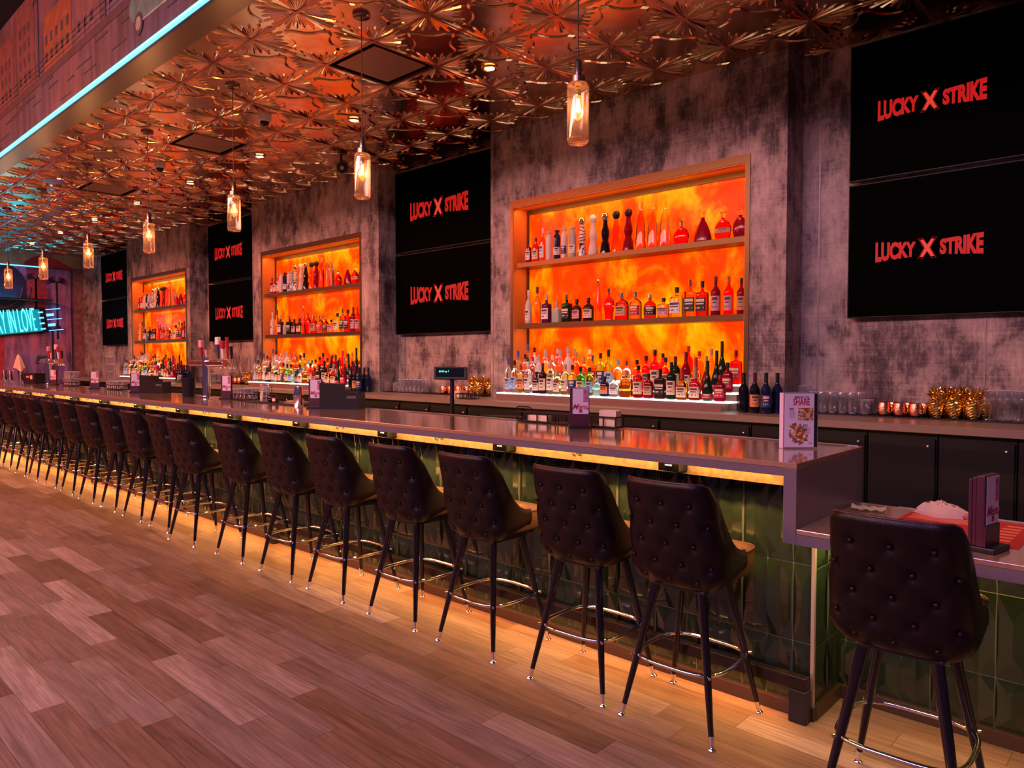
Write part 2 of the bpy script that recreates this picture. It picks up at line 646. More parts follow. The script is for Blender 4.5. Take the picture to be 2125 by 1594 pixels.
# ---- pressed copper ceiling
NX0, NY0, TS, TY = -3.79, 3.225, .61, .6125
SKIP = {(-5.01, 3.225), (-8.06, 3.225), (-11.11, 3.225)}
cm = MB()
rng = random.Random(3)
ix0 = -24
lens = [.298, .22, .285, .20, .25, .18, .225, .18, .25, .20, .285, .22, .298]
NW = len(lens)
for i in range(-24, 14):
    for j in range(-2, 5):
        x0, y0 = NX0 + i * TS, NY0 + j * TY
        if x0 < XL - .5 or y0 > YR:
            continue
        if (round(x0, 2), round(y0, 3)) in SKIP:
            continue
        z = ZC
        cm.quad((x0, y0, z), (x0 + TS, y0, z), (x0 + TS, y0 + TY, z), (x0, y0 + TY, z))
        if x0 < -17.5 and y0 < 2.6:
            continue
        for cxs, cys in ((0, 0), (1, 0), (1, 1), (0, 1)):
            px_, py_ = x0 + cxs * TS, y0 + cys * TY
            sx_, sy_ = (1 if cxs == 0 else -1), (1 if cys == 0 else -1)
            for kk, Ln in enumerate(lens):
                a0 = (PI / 2) * (kk + .08) / NW
                a1 = (PI / 2) * (kk + .92) / NW
                am = (a0 + a1) / 2
                P = lambda a, r, zz: (px_ + sx_ * math.cos(a) * r, py_ + sy_ * math.sin(a) * r, z - zz)
                h = .011
                A, B, Cc = P(am, .035, .001), P(a0, Ln * .93, .001), P(a1, Ln * .93, .001)
                Rg, Tp = P(am, Ln * .90, h), P(am, Ln * 1.04, .001)
                cm.quad(A, B, Rg)
                cm.quad(A, Rg, Cc)
                cm.quad(B, Tp, Rg)
                cm.quad(Rg, Tp, Cc)
        # jagged medallion in the middle of the tile
        cx_, cy_ = x0 + TS / 2, y0 + TY / 2
        nn = 32
        outer, inner = [], []
        for q in range(nn):
            a = 2 * PI * q / nn
            lobes = .170 + .046 * math.cos(4 * a) + (.012, .0, -.014, .0)[q % 4]
            outer.append((cx_ + math.cos(a) * lobes, cy_ + math.sin(a) * lobes, z - .002))
            inner.append((cx_ + math.cos(a) * lobes * .89, cy_ + math.sin(a) * lobes * .89, z - .010))
        for q in range(nn):
            r_ = (q + 1) % nn
            cm.quad(outer[q], outer[r_], inner[r_], inner[q])
        cm.quad(*inner)
cm.v = [(x, max(y, 2.17), z) for x, y, z in cm.v]
me = bpy.data.meshes.new('ceiling')
me.from_pydata(cm.v, [], cm.f)
me.materials.append(COPPER)
ceil = bpy.data.objects.new('ceiling', me)
COL.objects.link(ceil)
struct(ceil)
gm = MB()
for i in range(-24, 15):
    x = NX0 + i * TS
    gm.box(x - .011, x + .011, 2.17, YR, ZC - .006, ZC + .01)
for j in range(-1, 4):
    y = NY0 + j * TY
    gm.box(XL, 4.5, y - .011, y + .011, ZC - .0065, ZC + .01)
GRIDM = mat('copper_grid_strip', (.50, .24, .17), .32, .85)
gm.build('ceiling_grid', GRIDM, ceil)
struct(MB().box(XL - .1, 5, 2.165, YR + .1, ZC + .2, ZC + .25).build('ceiling_deck', DARK))

# air diffusers: a flat panel hung in a dark square opening
for i, (x0, nm) in enumerate(((-5.01, 'nearest the glass pendant over the big screens'), (-8.06, 'halfway along the bar ceiling'), (-11.11, 'farthest, over the far end of the bar'))):
    t = thing('air_diffuser', 'square copper coloured air diffuser panel, ' + nm, 'air vent', (x0 + TS / 2, 3.225 + TY / 2, ZC), 0, 'air diffusers in the copper ceiling')
    f_ = MB()
    f_.box(-.305, .305, -.306, -.30, 0, .10)
    f_.box(-.305, .305, .30, .306, 0, .10)
    f_.box(-.305, -.30, -.30, .30, 0, .10)
    f_.box(.30, .305, -.30, .30, 0, .10)
    f_.box(-.305, .305, -.306, .306, .10, .11)
    f_.build('plenum', BLACKM, t)
    MB().box(-.245, .245, -.245, .245, .0, .010, c=.003).build('face_panel', mat('brown_diffuser_panel', (.34, .19, .13), .4, .5), t)

# ---- soffit, mural fascia and neon line on the hall side
struct(MB().box(XL, 5, 2.150, 2.336, ZC - .018, ZC + .2, c=.004).build('trim_soffit', SOFFIT))
fas = struct(MB().box(XL, 5, 2.136, 2.16, ZC - .01, ZH).build('wall_fascia', MURAL))
neon = thing('neon_tube', 'long bright cyan neon tube running under the painted mural', 'neon light', (0, 0, 0))
MB().tube([(XL + .1, 2.112, ZC - .012), (4.8, 2.112, ZC - .012)], .0165, 10).build('glass_tube', CYAN, neon, 60)
MB().box(XL + .1, 4.8, 2.126, 2.148, ZC - .026, ZC - .0185).build('channel', mat('blue_painted_channel', (.05, .08, .25), .4), neon)
# painted shapes of the mural (thin layers on the fascia)
PC = lambda n, c: mat('mural_paint_' + n, c, .6, vary=.35, vs=9)
p_dark, p_road = PC('navy', (.018, .012, .035)), PC('plum', (.040, .012, .030))
p_red, p_org = PC('brick_red', (.10, .022, .026)), PC('sunset_orange', (.17, .038, .015))
p_rose, p_lil = PC('rose', (.125, .045, .055)), PC('lilac', (.085, .06, .11))
p_teal, p_cream = PC('sea_green', (.06, .125, .115)), PC('cream', (.28, .21, .16))
mural = thing('wall_mural', 'painted sunset street mural with brick houses, palms and a green car', 'mural', (0, 2.136, 0))
yy = -.004
m_ = MB()
m_.box(XL, 5, yy, 0, 4.15, 4.225)
m_.build('painted_road', p_road, mural)
m_ = MB()
for x in range(-178, -50, 6):
    m_.box(x / 10 - .006, x / 10 + .006, yy, 0, 4.225, 4.36)
for z in (4.26, 4.31, 4.36):
    m_.box(XL, -5.9, yy, 0, z - .005, z + .005)
m_.build('painted_railing', p_dark, mural)
xs = -17.8
k = 0
rb = random.Random(11)
while xs < -5.9:
    w_ = rb.uniform(.45, 1.0)
    h_ = rb.uniform(.35, .88)
    m_ = MB()
    mm = [p_red, p_org, p_rose, p_lil, p_red][k % 5]
    m_.box(xs, xs + w_, yy + .0015, 0, 4.225, 4.225 + h_, m=0)
    nx = int(w_ / .16)
    for a in range(nx):
        for z in [4.30 + .16 * q for q in range(int((h_ - .1) / .16))]:
            m_.box(xs + .05 + a * .16, xs + .12 + a * .16, yy, 0, z, z + .09, m=1)
    for z in [4.24 + .03 * q for q in range(int(h_ / .03) - 1)]:
        if k % 5 in (0, 4):
            m_.box(xs, xs + w_, yy + .0008, 0, z, z + .006, m=2)
    m_.build('painted_house', [mm, p_dark, p_rose], mural)
    if k % 2 == 0:
        m_ = MB()
        x = xs + w_ + .12
        zt = 4.225 + rb.uniform(.5, .75)
        m_.box(x - .014, x + .014, yy - .001, 0, 4.225, zt)
        for q in range(9):
            a = PI * q / 8
            c0 = Vector((x, 0, zt))
            tip = Vector((x + .2 * math.cos(a), 0, zt + .14 * math.sin(a) - .05))
            md = (c0 + tip) / 2 + Vector((0, 0, .04))
            m_.poly([(c0.x - .01, c0.z), (md.x, md.z + .015), (tip.x, tip.z), (md.x, md.z - .015)], yy - .001, .003)
        m_.build('painted_palm', p_dark, mural)
    xs += w_ + rb.uniform(.05, .35)
    k += 1
for q in range(46):
    m_ = MB()
    x = -17.5 + q * .27 + rb.uniform(-.08, .08)
    z = rb.uniform(3.82, 4.12)
    m_.box(x, x + rb.uniform(.1, .4), yy, 0, z, z + rb.uniform(.008, .02))
    m_.build('painted_brush_stroke', p_dark, mural)
m_ = MB()
m_.poly([(-5.98, 4.06), (-5.98, 4.15), (-5.90, 4.20), (-5.55, 4.24), (-5.30, 4.44), (-4.7, 4.44), (-4.45, 4.24), (-4.2, 4.18), (-4.2, 3.96), (-5.82, 3.96), (-5.92, 4.0)], yy - .001, .004, 0)
m_.box(-5.72, -4.2, yy - .003, 0, 3.955, 3.968, 1)
m_.poly([(-5.44, 4.26), (-5.26, 4.40), (-4.98, 4.40), (-4.98, 4.26)], yy - .003, .003, 2)
for wx in (-5.80, -4.6):
    m_.poly([(wx + .085 * math.cos(a * PI / 10), 3.955 + .085 * math.sin(a * PI / 10)) for a in range(20)], yy - .003, .003, 2)
    m_.poly([(wx + .05 * math.cos(a * PI / 10), 3.955 + .05 * math.sin(a * PI / 10)) for a in range(20)], yy - .005, .003, 1)
m_.build('painted_car', [p_teal, p_cream, p_dark], mural)

# ---- end wall: mural panels, top band with red lips, blue neon, pillar
em = thing('end_wall_mural', 'tall purple and rose painted panel on the far end wall', 'mural', (XL, 0, 0))
MB().box(.0, .03, -1.5, 5.22, .9, 3.44).build('painted_panel', make_mural_mat('painted_panel_mural', 3, 2.1), em)
m_ = MB()
for (y0, z0, h_) in ((4.55, 2.2, 1.0), (4.95, 1.9, 1.25), (4.85, 1.3, .8), (3.2, 2.3, .9)):
    m_.box(.03, .034, y0 - .02, y0 + .02, z0, z0 + h_)
    for q in range(11):
        a = PI * (q - 1) / 8
        c0 = Vector((0, y0, z0 + h_))
        tip = c0 + Vector((0, .26 * math.cos(a), .17 * math.sin(a) - .04))
        md = (c0 + tip) / 2 + Vector((0, 0, .05))
        m_.ring_stack([[(x, c0.y, c0.z) for _ in (0,)] + [(x, md.y, md.z + .02), (x, tip.y, tip.z), (x, md.y, md.z - .02)] for x in (.031, .035)])
m_.build('painted_palm', p_dark, em)
m_ = MB()
pts = [(3.9 + .55 * math.cos(a), 3.0 + .62 * math.sin(a)) for a in [PI + PI * q / 14 for q in range(15)]]
m_.tube([(.035, a, b_) for a, b_ in pts], .022, 6)
pts = [(3.9 + .40 * math.cos(a), 3.0 + .45 * math.sin(a)) for a in [PI + PI * q / 14 for q in range(15)]]
m_.tube([(.035, a, b_) for a, b_ in pts], .016, 6)
m_.build('painted_necklace', p_rose, em)
m_ = MB()
m_.box(.031, .034, 4.38, 4.75, 2.5, 3.43)
m_.box(.031, .034, 3.35, 3.48, .9, 3.43)
m_.box(.031, .034, 3.7, 3.95, .9, 2.0)
m_.build('painted_curtain', [PC('crimson', (.36, .035, .05))], em)
m_ = MB()
m_.ring_stack([[(x, 3.9 + .5 * math.cos(2 * PI * q / 20), 2.95 + .55 * math.sin(2 * PI * q / 20)) for q in range(20)] for x in (.0305, .0325)])
m_.build('painted_shadow', p_dark, em)
band = thing('painted_header', 'tan header band with a painted red lip shape above the blue neon line', 'mural', (XL, 0, 0))
MB().box(0, .05, -1.5, 5.62, 3.46, ZC - .007).build('band_panel', mat('tan_header_paint', (.30, .20, .11), .6, vary=.4, vs=3), band)
lip = [(4.30, 3.46), (4.36, 3.56), (4.50, 3.66), (4.62, 3.69), (4.72, 3.66), (4.84, 3.69), (5.0, 3.62), (5.22, 3.50), (5.30, 3.46)]
MB().ring_stack([[(x, a, b_) for a, b_ in lip] for x in (.05, .055)]).build('painted_lips', PC('lip_red', (.35, .018, .022)), band)
bn = thing('neon_tube', 'thin blue neon line across the far end wall above the lit sign', 'neon light', (XL, 0, 0))
MB().tube([(.075, -1.2, 3.455), (.075, 4.62, 3.455)], .013, 8).build('glass_tube', BLUEN, bn, 60)
MB().box(.045, .065, -1.2, 4.62, 3.445, 3.462).build('mounting_rail', BLACKM, bn)
struct(MB().box(XL, XL + .10, 5.28, 5.46, 0, 3.46).build('trim_90', mat('rose_brick_pillar', (.24, .10, .10), .6, vary=.4, vs=9)))
struct(MB().box(XL, XL + .12, 5.46, YR, 0, ZC).build('trim_91', WALL))

# lit sign: LUCKY IN LOVE, slanting upwards
sg = thing('neon_sign', 'slanted teal neon sign reading LUCKY IN LOVE on the far wall', 'neon sign', (XL + .10, 3.72, 2.185))
sg.rotation_euler = (math.radians(7.5), 0, 0)
MB().box(-.05, 0, -1.45, 1.02, -.27, .27, c=.01).build('backing_box', [mat('black_sign_box', (.01, .012, .014), .4)], sg)
MB().box(0, .006, -1.42, .90, -.235, .235).build('glowing_face', CYANBOX, sg)
text('lettering', 'LUCKY IN LOVE', .74, CYAN2, sg, (.03, .80, 0), (PI / 2, 0, PI / 2), .010, .185, -.012, 'RIGHT')
for q, (a, b_, z, t_) in enumerate(((1.02, 1.16, .10, .028), (1.02, 1.16, -.12, .028), (1.02, 1.30, .22, .008), (1.02, 1.30, 0, .008), (1.02, 1.30, -.24, .008), (.87, .96, .17, .016), (.87, .96, .05, .016), (.87, .96, -.07, .016), (.87, .96, -.19, .016))):
    MB().box(.0, .02, a, b_, z - t_, z + t_).build('speed_line', BLUEN, sg)

wl = thing('added_uplight', 'black housing of an added uplight above the lit sign, tinting the ceiling blue', 'lamp', (XL, 0, 0))  # made-up fixture, added to carry the blue light on the ceiling
MB().box(.03, .50, 3.25, 4.75, 2.705, 2.735, c=.004).build('housing', BLACKM, wl)
MB().box(.0, .03, 3.9, 4.1, 2.70, 2.74).build('wall_bracket', BLACKM, wl)
area('added_uplight_beam', (XL + .27, 4.0, 2.745), (.02, 0, 1), .42, 1.4, 9, (0.0, .50, 1.0))  # added light, strengthens the blue patch reflected in the copper ceiling

# ------------------------------------------------------------------ televisions
def logo(parent, cx, cz, wid, y):
    hw = wid / 2
    def wp(side):
        def f(x, yv):
            xa = x
            k_ = 1 + .38 * abs(xa + side * .29 * wid) / (.29 * wid) if False else 1
            return x, yv
        return f
    H = wid * .155
    def mk(body, x0, x1, left):
        t_ = text('logo_lettering', body, 1.0, REDL, parent, (0, y, 0), (PI / 2, 0, 0), .0008, 1, .055, 'LEFT')
        xs_ = [v.co.x for v in t_.data.vertices]
        ys_ = [v.co.y for v in t_.data.vertices]
        a, b2, c_, d_ = min(xs_), max(xs_), min(ys_), max(ys_)
        for v in t_.data.vertices:
            u = (v.co.x - a) / (b2 - a)
            vv = (v.co.y - c_) / (d_ - c_) - .5
            far = (1 - u) if left else u
            v.co.x = x0 + u * (x1 - x0)
            v.co.y = vv * H * (1.0 + .42 * far)
            v.co.z *= 1.0
        t_.location = (cx, y, cz)
    mk('LUCKY', -hw, -.105 * wid, True)
    mk('STRIKE', .115 * wid, hw, False)
    X = [(-.5, -.5), (-.27, -.5), (0, -.17), (.27, -.5), (.5, -.5), (.16, .0), (.5, .5), (.27, .5), (0, .17), (-.27, .5), (-.5, .5), (-.16, 0)]
    sx_, sz_ = .135 * wid, H * 1.15
    m_ = MB()
    m_.poly([(cx + a * sx_, cz + b2 * sz_) for a, b2 in X], y - .0012, .0012)
    m_.build('logo_cross', REDX, parent)
    m_ = MB()
    pts = [(cx + a * sx_ * 1.28, y - .0006, cz + b2 * sz_ * 1.2) for a, b2 in X]
    m_.tube(pts, .0022 * wid, 4, closed=True)
    m_.build('logo_outline', REDL, parent)


TVS = [(-1.862, -.155, -1.345, .655, 'right of the nearest shelves'), (-7.15, -5.44, -6.36, 1.0, 'between the near and middle bottle shelves'),
       (-12.26, -10.55, -11.53, .95, 'between the middle and far bottle shelves'), (-17.5, -15.79, -16.72, .97, 'beyond the far bottle shelves')]
for x0, x1, lx, lw, where in TVS:
    for z0, z1, ud in ((2.735, 3.70, 'upper'), (1.755, 2.712, 'lower')):
        t = thing('television', ud + ' black wall screen with a red logo, ' + where, 'television', (0, 5.58, 0), 0, 'stacked wall screens')
        MB().box(x0, x1, -.018, .03, z0, z1, c=.004).build('bezel', TVR, t)
        MB().box(x0 + .008, x1 - .008, -.0195, -.016, z0 + .008, z1 - .008).build('screen', TVM, t)
        MB().box((x0 + x1) / 2 - .2, (x0 + x1) / 2 + .2, .028, .066, (z0 + z1) / 2 - .2, (z0 + z1) / 2 + .2).build('wall_bracket', BLACKM, t)
        logo(t, lx, (z0 + z1) / 2 - (.015 if ud == 'upper' else .02), lw, -.0215)

# ------------------------------------------------------------------ lit niches
NAMES = ['near', 'middle', 'far']
SZ1, SZ2 = 2.412, 1.810
for i, (a, b_, n0, n1) in enumerate(BAYS):
    t = thing('lit_wall_niche', 'glowing orange stone backed bottle niche with two shelves, %s of three' % ['nearest', 'middle', 'farthest'][i], 'wall niche', (n0, YF, 0), 0, 'lit bottle niches')
    W = n1 - n0
    f_ = MB()
    f_.box(0, .036, -.006, .25, 1.062, 3.03)
    f_.box(W - .036, W, -.006, .25, 1.062, 3.03)
    f_.box(.036, W - .036, -.006, .25, 2.966, 3.03)
    f_.build('frame', NFRAME, t)
    l_ = MB()
    l_.box(.036, .042, .0, .25, 1.062, 2.966)
    l_.box(W - .042, W - .036, .0, .25, 1.062, 2.966)
    l_.box(.042, W - .042, .0, .25, 2.958, 2.966)
    l_.build('side_lining', NSIDE, t)
    MB().box(.05, W - .05, .215, .23, 1.062, 2.95).build('onyx_panel', ONYX, t)
    e_ = MB()
    e_.box(.042, .062, .195, .214, 1.062, 2.958)
    e_.box(.062, W - .042, .195, .214, 2.915, 2.958)
    e_.build('panel_retainer', mat('dark_brown_retainer', (.07, .028, .016), .45), t)
    for z in (SZ1, SZ2):
        MB().box(.075, W - .042, .012, .212, z - .048, z, c=.002).build('shelf', SHELF, t)
    # led strip hidden behind the top of the frame and behind each shelf edge
    area('niche_led_%s' % NAMES[i], (n0 + W / 2, YF + .03, 2.945), (0, .5, -1), W - .15, .012, 9, (1.0, .30, .04))
    area('niche_shelf_led_%s' % NAMES[i], (n0 + W / 2, YF + .04, SZ1 - .055), (0, .5, -1), W - .2, .012, 4, (1.0, .32, .05))
    area('niche_lower_led_%s' % NAMES[i], (n0 + W / 2, YF + .04, SZ2 - .055), (0, .5, -1), W - .2, .012, 4, (1.0, .34, .05))

# ------------------------------------------------------------------ back counter
bt = thing('back_counter_top', 'long brown laminate worktop along the back wall', 'countertop', (0, 0, 0))
MB().box(XL + .15, 4.0, 4.90, YF - .002, 1.012, ZK, c=.003).build('slab', BACKTOP, bt)
for x0, x1 in ((-2.228, 4.0), (-7.208, -5.312), (-12.518, -10.332), (XL + .15, -15.402)):
    MB().box(x0, x1, YF - .002, YR - .002, 1.012, ZK).build('slab_inset', BACKTOP, bt)
edges = [3.1, 2.33, 1.56, .79, .02, -.72, -1.12, -1.52, -2.3, -3.05, -3.8, -4.5, -5.235, -5.8, -6.3, -7.0, -7.8, -8.6, -9.4, -10.2, -11.0, -11.8, -12.6, -13.4, -14.2, -15, -15.8]
ordn = ['first', 'second', 'third', 'fourth', 'fifth', 'sixth', 'seventh', 'eighth', 'ninth', 'tenth', 'eleventh', 'twelfth', 'thirteenth', 'fourteenth', 'fifteenth', 'sixteenth', 'seventeenth', 'eighteenth', 'nineteenth', 'twentieth', 'twenty first', 'twenty second', 'twenty third', 'twenty fourth', 'twenty fifth', 'twenty sixth', 'twenty seventh', 'twenty eighth']
for i in range(len(edges) - 1):
    x1, x0 = edges[i], edges[i + 1]
    w_ = x1 - x0
    t = thing('back_bar_cabinet', 'black back bar cabinet under the rear worktop, %s counting away from the right end' % ordn[i], 'cabinet', (x0, 4.96, 0), 0, 'black back bar cabinets')
    MB().box(.004, w_ - .004, 0, .37, .08, 1.010).build('body', BLACKC, t)
    d_ = MB().box(.012, w_ - .012, -.018, -.001, .10, .975, c=.003).build('door', BLACKC, t)
    MB().lathe([(.0, 0), (.009, 0), (.009, .006), (.004, .010)], 12).xf(Matrix.Translation((w_ - .05, -.018, .93)) @ Matrix.Rotation(PI / 2, 4, 'X')).build('lock', STEEL, d_, 40)
    MB().box(.02, w_ - .02, .04, .35, 0, .08).build('plinth', BLACKM, t)

# lit bottle steps: three tiers of white acrylic in front of each niche
for i, (a, b_, n0, n1) in enumerate(BAYS):
    for q, (y0, z, xa, xb) in enumerate(((5.10, 1.135, .05, -.03), (5.245, 1.197, .05, -.045), (5.385, 1.258, .055, -.045))):
        t = thing('lit_bottle_step', '%s white lit bottle step in front of the %s orange niche' % (['lowest', 'middle', 'topmost'][q], NAMES[i]), 'bottle display step', (0, 0, 0), 0, 'lit bottle steps')
        y1 = y0 + (.143 if q < 2 else .17)
        MB().box(n0 + xa + .02 * (q > 0), n1 + xb - (.07 if q == 0 else 0), y0 + .012, y1 - .001, ZK, z - .012).build('riser', mat('brown_step_riser', (.22, .10, .08), .4), t)
        MB().box(n0 + xa, n1 + xb, y0, y1, z - .012, z, c=.002).build('acrylic_top', WHITEL, t)

# ------------------------------------------------------------------ bar
X1 = -1.087       # outer face of the bar end
XB = -16.4
YB0, YB1 = 2.732, 3.480
top = thing('bar_counter_top', 'long taupe bar top with mauve edge stepping down to a lower end', 'countertop', (0, 0, 0))
MB().box(XB, X1, YB0 + .002, YB1, 1.045, ZB, c=.0015).build('slab', LAMTOP, top)
MB().box(XB, X1 - .05, YB0, YB0 + .022, 1.013, 1.0445).build('front_edge', LAM, top)
MB().box(X1 - .05, X1, YB0, YB1, .757, 1.0447, c=.001).build('end_drop_panel', LAM, top)
MB().box(X1 + .0005, 4.0, YB0 + .002, YB1 - .02, .797, .815, c=.0015).build('lower_slab', LAMTOP, top)
MB().box(X1 + .0005, 4.0, YB0, YB0 + .03, .757, .7965).build('lower_front_edge', LAM, top)
# perforated drain strip along the working edge
dm, N, L, b = nt('perforated_strip')
vz = N.new('ShaderNodeTexVoronoi')
vz.inputs['Scale'].default_value = 75
vz.inputs['Randomness'].default_value = 0
L.new(mapping(N, L), vz.inputs['Vector'])
rr = ramp(N, [(.0, (.02, .015, .012)), (.42, (.02, .015, .012)), (.5, (.36, .25, .20))])
L.new(vz.outputs['Distance'], rr.inputs[0])
L.new(rr.outputs[0], b.inputs['Base Color'])
setp(b, Roughness=.35)
for x0, x1 in ((-4.25, -2.45), (-2.35, -1.15)):
    MB().box(x0, x1, YB1 - .085, YB1 - .012, ZB - .001, ZB + .0012).build('drain_strip', dm, top)
MB().box(XB, X1 - .02, YB1, YB1 + .006, 1.05, ZB + .003).build('edge_trim', TRIM, top)
MB().box(-.93, 4.0, YB1 - .02, YB1 - .014, .80, .817).build('edge_trim', TRIM, top)

base = thing('tiled_bar_front', 'dark green faceted tile bar front with brown baseboard', 'bar counter', (0, 0, 0))


def tile_face(name, x0, x1, y, z0, z1, tw, tz, parent, xoff, zoff):
    """vertical faceted tiles standing at y and facing -y"""
    g_ = .0018
    m_ = MB()
    i0 = math.floor((x0 - xoff) / tw)
    i1 = math.ceil((x1 - xoff) / tw)
    j0 = math.floor((z0 - zoff) / tz)
    j1 = math.ceil((z1 - zoff) / tz)
    for i in range(i0, i1):
        for j in range(j0, j1):
            a, b2 = max(x0, xoff + i * tw) + g_, min(x1, xoff + (i + 1) * tw) - g_
            c_, d_ = max(z0, zoff + j * tz) + g_, min(z1, zoff + (j + 1) * tz) - g_
            if b2 - a < .01 or d_ - c_ < .01:
                continue
            up = (i % 2 == 0)
            zf0, zf1 = zoff + j * tz, zoff + (j + 1) * tz
            am, h = (a + b2) / 2, .014
            # faceted: a ridge that runs as a tall rhombus inside the tile
            zq = [c_, c_ + (d_ - c_) * .30, c_ + (d_ - c_) * .70, d_]
            e = .002
            L0, L1, L2, L3 = [(a, y - e, zz) for zz in zq]
            R0, R1, R2, R3 = [(b2, y - e, zz) for zz in zq]
            C0, C1, C2, C3 = (am, y - e, zq[0]), (am, y - e - h, zq[1]), (am, y - e - h, zq[2]), (am, y - e, zq[3])
            if up:
                # rhombus pointing up from a wide base
                for F in ((L0, C0, C1), (L0, C1, L1), (C0, R0, C1), (R0, R1, C1), (L1, C1, C2, L2), (C1, R1, R2, C2), (L2, C2, L3), (C2, C3, L3), (C2, R2, R3), (C2, R3, C3)):
                    m_.quad(*F)
            else:
                Ld, Rd = (a, y - e - h, zq[1]), (b2, y - e - h, zq[1])
                Lu, Ru = (a, y - e - h, zq[2]), (b2, y - e - h, zq[2])
                F0, F1 = (am, y - e, zq[1]), (am, y - e, zq[2])
                for F in ((L0, C0, Ld), (C0, F0, Ld), (C0, R0, Rd), (C0, Rd, F0), (Ld, F0, F1, Lu), (F0, Rd, Ru, F1), (Lu, F1, C3), (Lu, C3, L3), (F1, Ru, C3), (Ru, R3, C3)):
                    m_.quad(*F)
    o = m_.build(name, TILEM, parent)
    for p in o.data.polygons:
        p.flip() if p.normal.y > 0 else None
    return o


TW, TZ = .1085, .322
tile_face('tile_front', XB + .1, X1 - .012, 2.951, .058, .985, TW, TZ, base, -1.181, .305 - TZ)
tile_face('lower_tile_front', X1 - .05, 4.0, 3.245, .058, .757, TW, TZ, base, -.959, .252)
sf = tile_face('side_tiles', 0, .285, 0, .058, .757, .147, TZ, base, 0, .285 - TZ)
sf.rotation_euler = (0, 0, PI / 2)
sf.location = (X1 - .0135, 2.958, 0)
g_ = MB()
g_.box(XB + .1, X1 - .016, 2.951, 3.30, .0, .757)
g_.box(XB + .1, X1 - .05, 2.951, 3.30, .757, 1.012)
g_.box(X1 - .016, 4.0, 3.246, 3.34, 0, .757)
g_.build('core_wall', GROUT, base)
MB().box(X1 - .016, X1 - .002, 2.936, 2.952, .0, .757).build('corner_trim', TRIM, base)
bb = MB()
bb.box(XB + .1, X1 + .004, 2.930, 2.951, 0, .058, c=.002)
bb.box(X1 - .012, X1 + .008, 2.951, 3.246, 0, .058, c=.002)
bb.box(X1 + .008, 4.0, 3.224, 3.246, 0, .058, c=.002)
bb.build('baseboard', BASEB, base)
MB().box(XB + .1, X1 - .05, 2.838, 2.86, .958, 1.0125).build('plywood_strip', PLY, base)
MB().box(XB + .1, X1 - .05, 2.86, 2.95, .965, 1.0125).build('support_batten', BLACKM, base)
area_x = (XB + X1) / 2
for x0, x1 in ((-16.2, -10.6), (-10.6, -5.6), (-5.6, -1.15)):
    area('under_bar_led', ((x0 + x1) / 2, YB0 + .035, 1.040), (0, .05, -1), x1 - x0, .014, 115, (1.0, .50, .12))
area('under_lower_counter_led', (1.35, YB0 + .05, .792), (0, .6, -.8), 4.8, .014, 26, (1.0, .60, .15))
area('end_panel_led', (X1 + .04, 3.0, .745), (-.35, .25, -1), .012, .3, 1.6, (1.0, .85, .30))
for q in range(13):
    x = -1.658 - q * 1.02
    t = thing('power_outlet', 'small black outlet box under the bar edge, %s from the near end' % ordn[q], 'power outlet', (x, 2.765, .972), 0, 'outlet boxes under the bar edge')
    MB().box(-.052, .052, 0, .073, 0, .0405, c=.003).build('housing', mat('matt_black_outlet', (.002, .002, .002), .7, spec=.1), t)
    MB().box(-.016, .016, -.003, .002, .024, .030).build('indicator', mat('pale_indicator', (.5, .5, .55), .3, emit=(.6, .6, .7), es=.5), t)
for q in range(12):
    x = -2.2 - q * 1.02
    t = thing('coat_hook', 'tiny dark hook under the bar edge, %s from the near end' % ordn[q], 'hook', (x, 2.80, .99), 0, 'hooks under the bar edge')
    MB().tube([(0, .038, .012), (0, .012, .010), (0, 0, -.004), (0, -.012, .004), (0, -.014, .014)], .004, 6).build('hook', BLACKM, t, 60)
    MB().box(-.012, .012, .034, .039, -.004, .022).build('back_plate', BLACKM, t)

# foot rail: a flat dark box rail on square posts
fr = thing('foot_rail', 'long black box foot rail on square posts along the bar', 'foot rail', (0, 0, 0))
MB().box(-14.4, -1.10, 2.882, 2.924, .135, .186, c=.003).build('rail', mat('dark_bronze_rail', (.022, .013, .009), .33, .4, vary=.3, vs=20), fr)
for x in (-1.13, -5.30, -9.5, -13.7):
    MB().box(x - .036, x + .036, 2.876, 2.927, 0, .134, c=.003).build('post', BLACKM, fr)
for x0, x1 in ((-14.4, -10.1), (-10.1, -5.6), (-5.6, -1.2)):
    area('foot_rail_led', ((x0 + x1) / 2, 2.895, .128), (0, -.25, -1), x1 - x0, .010, 13, (1.0, .38, .065))

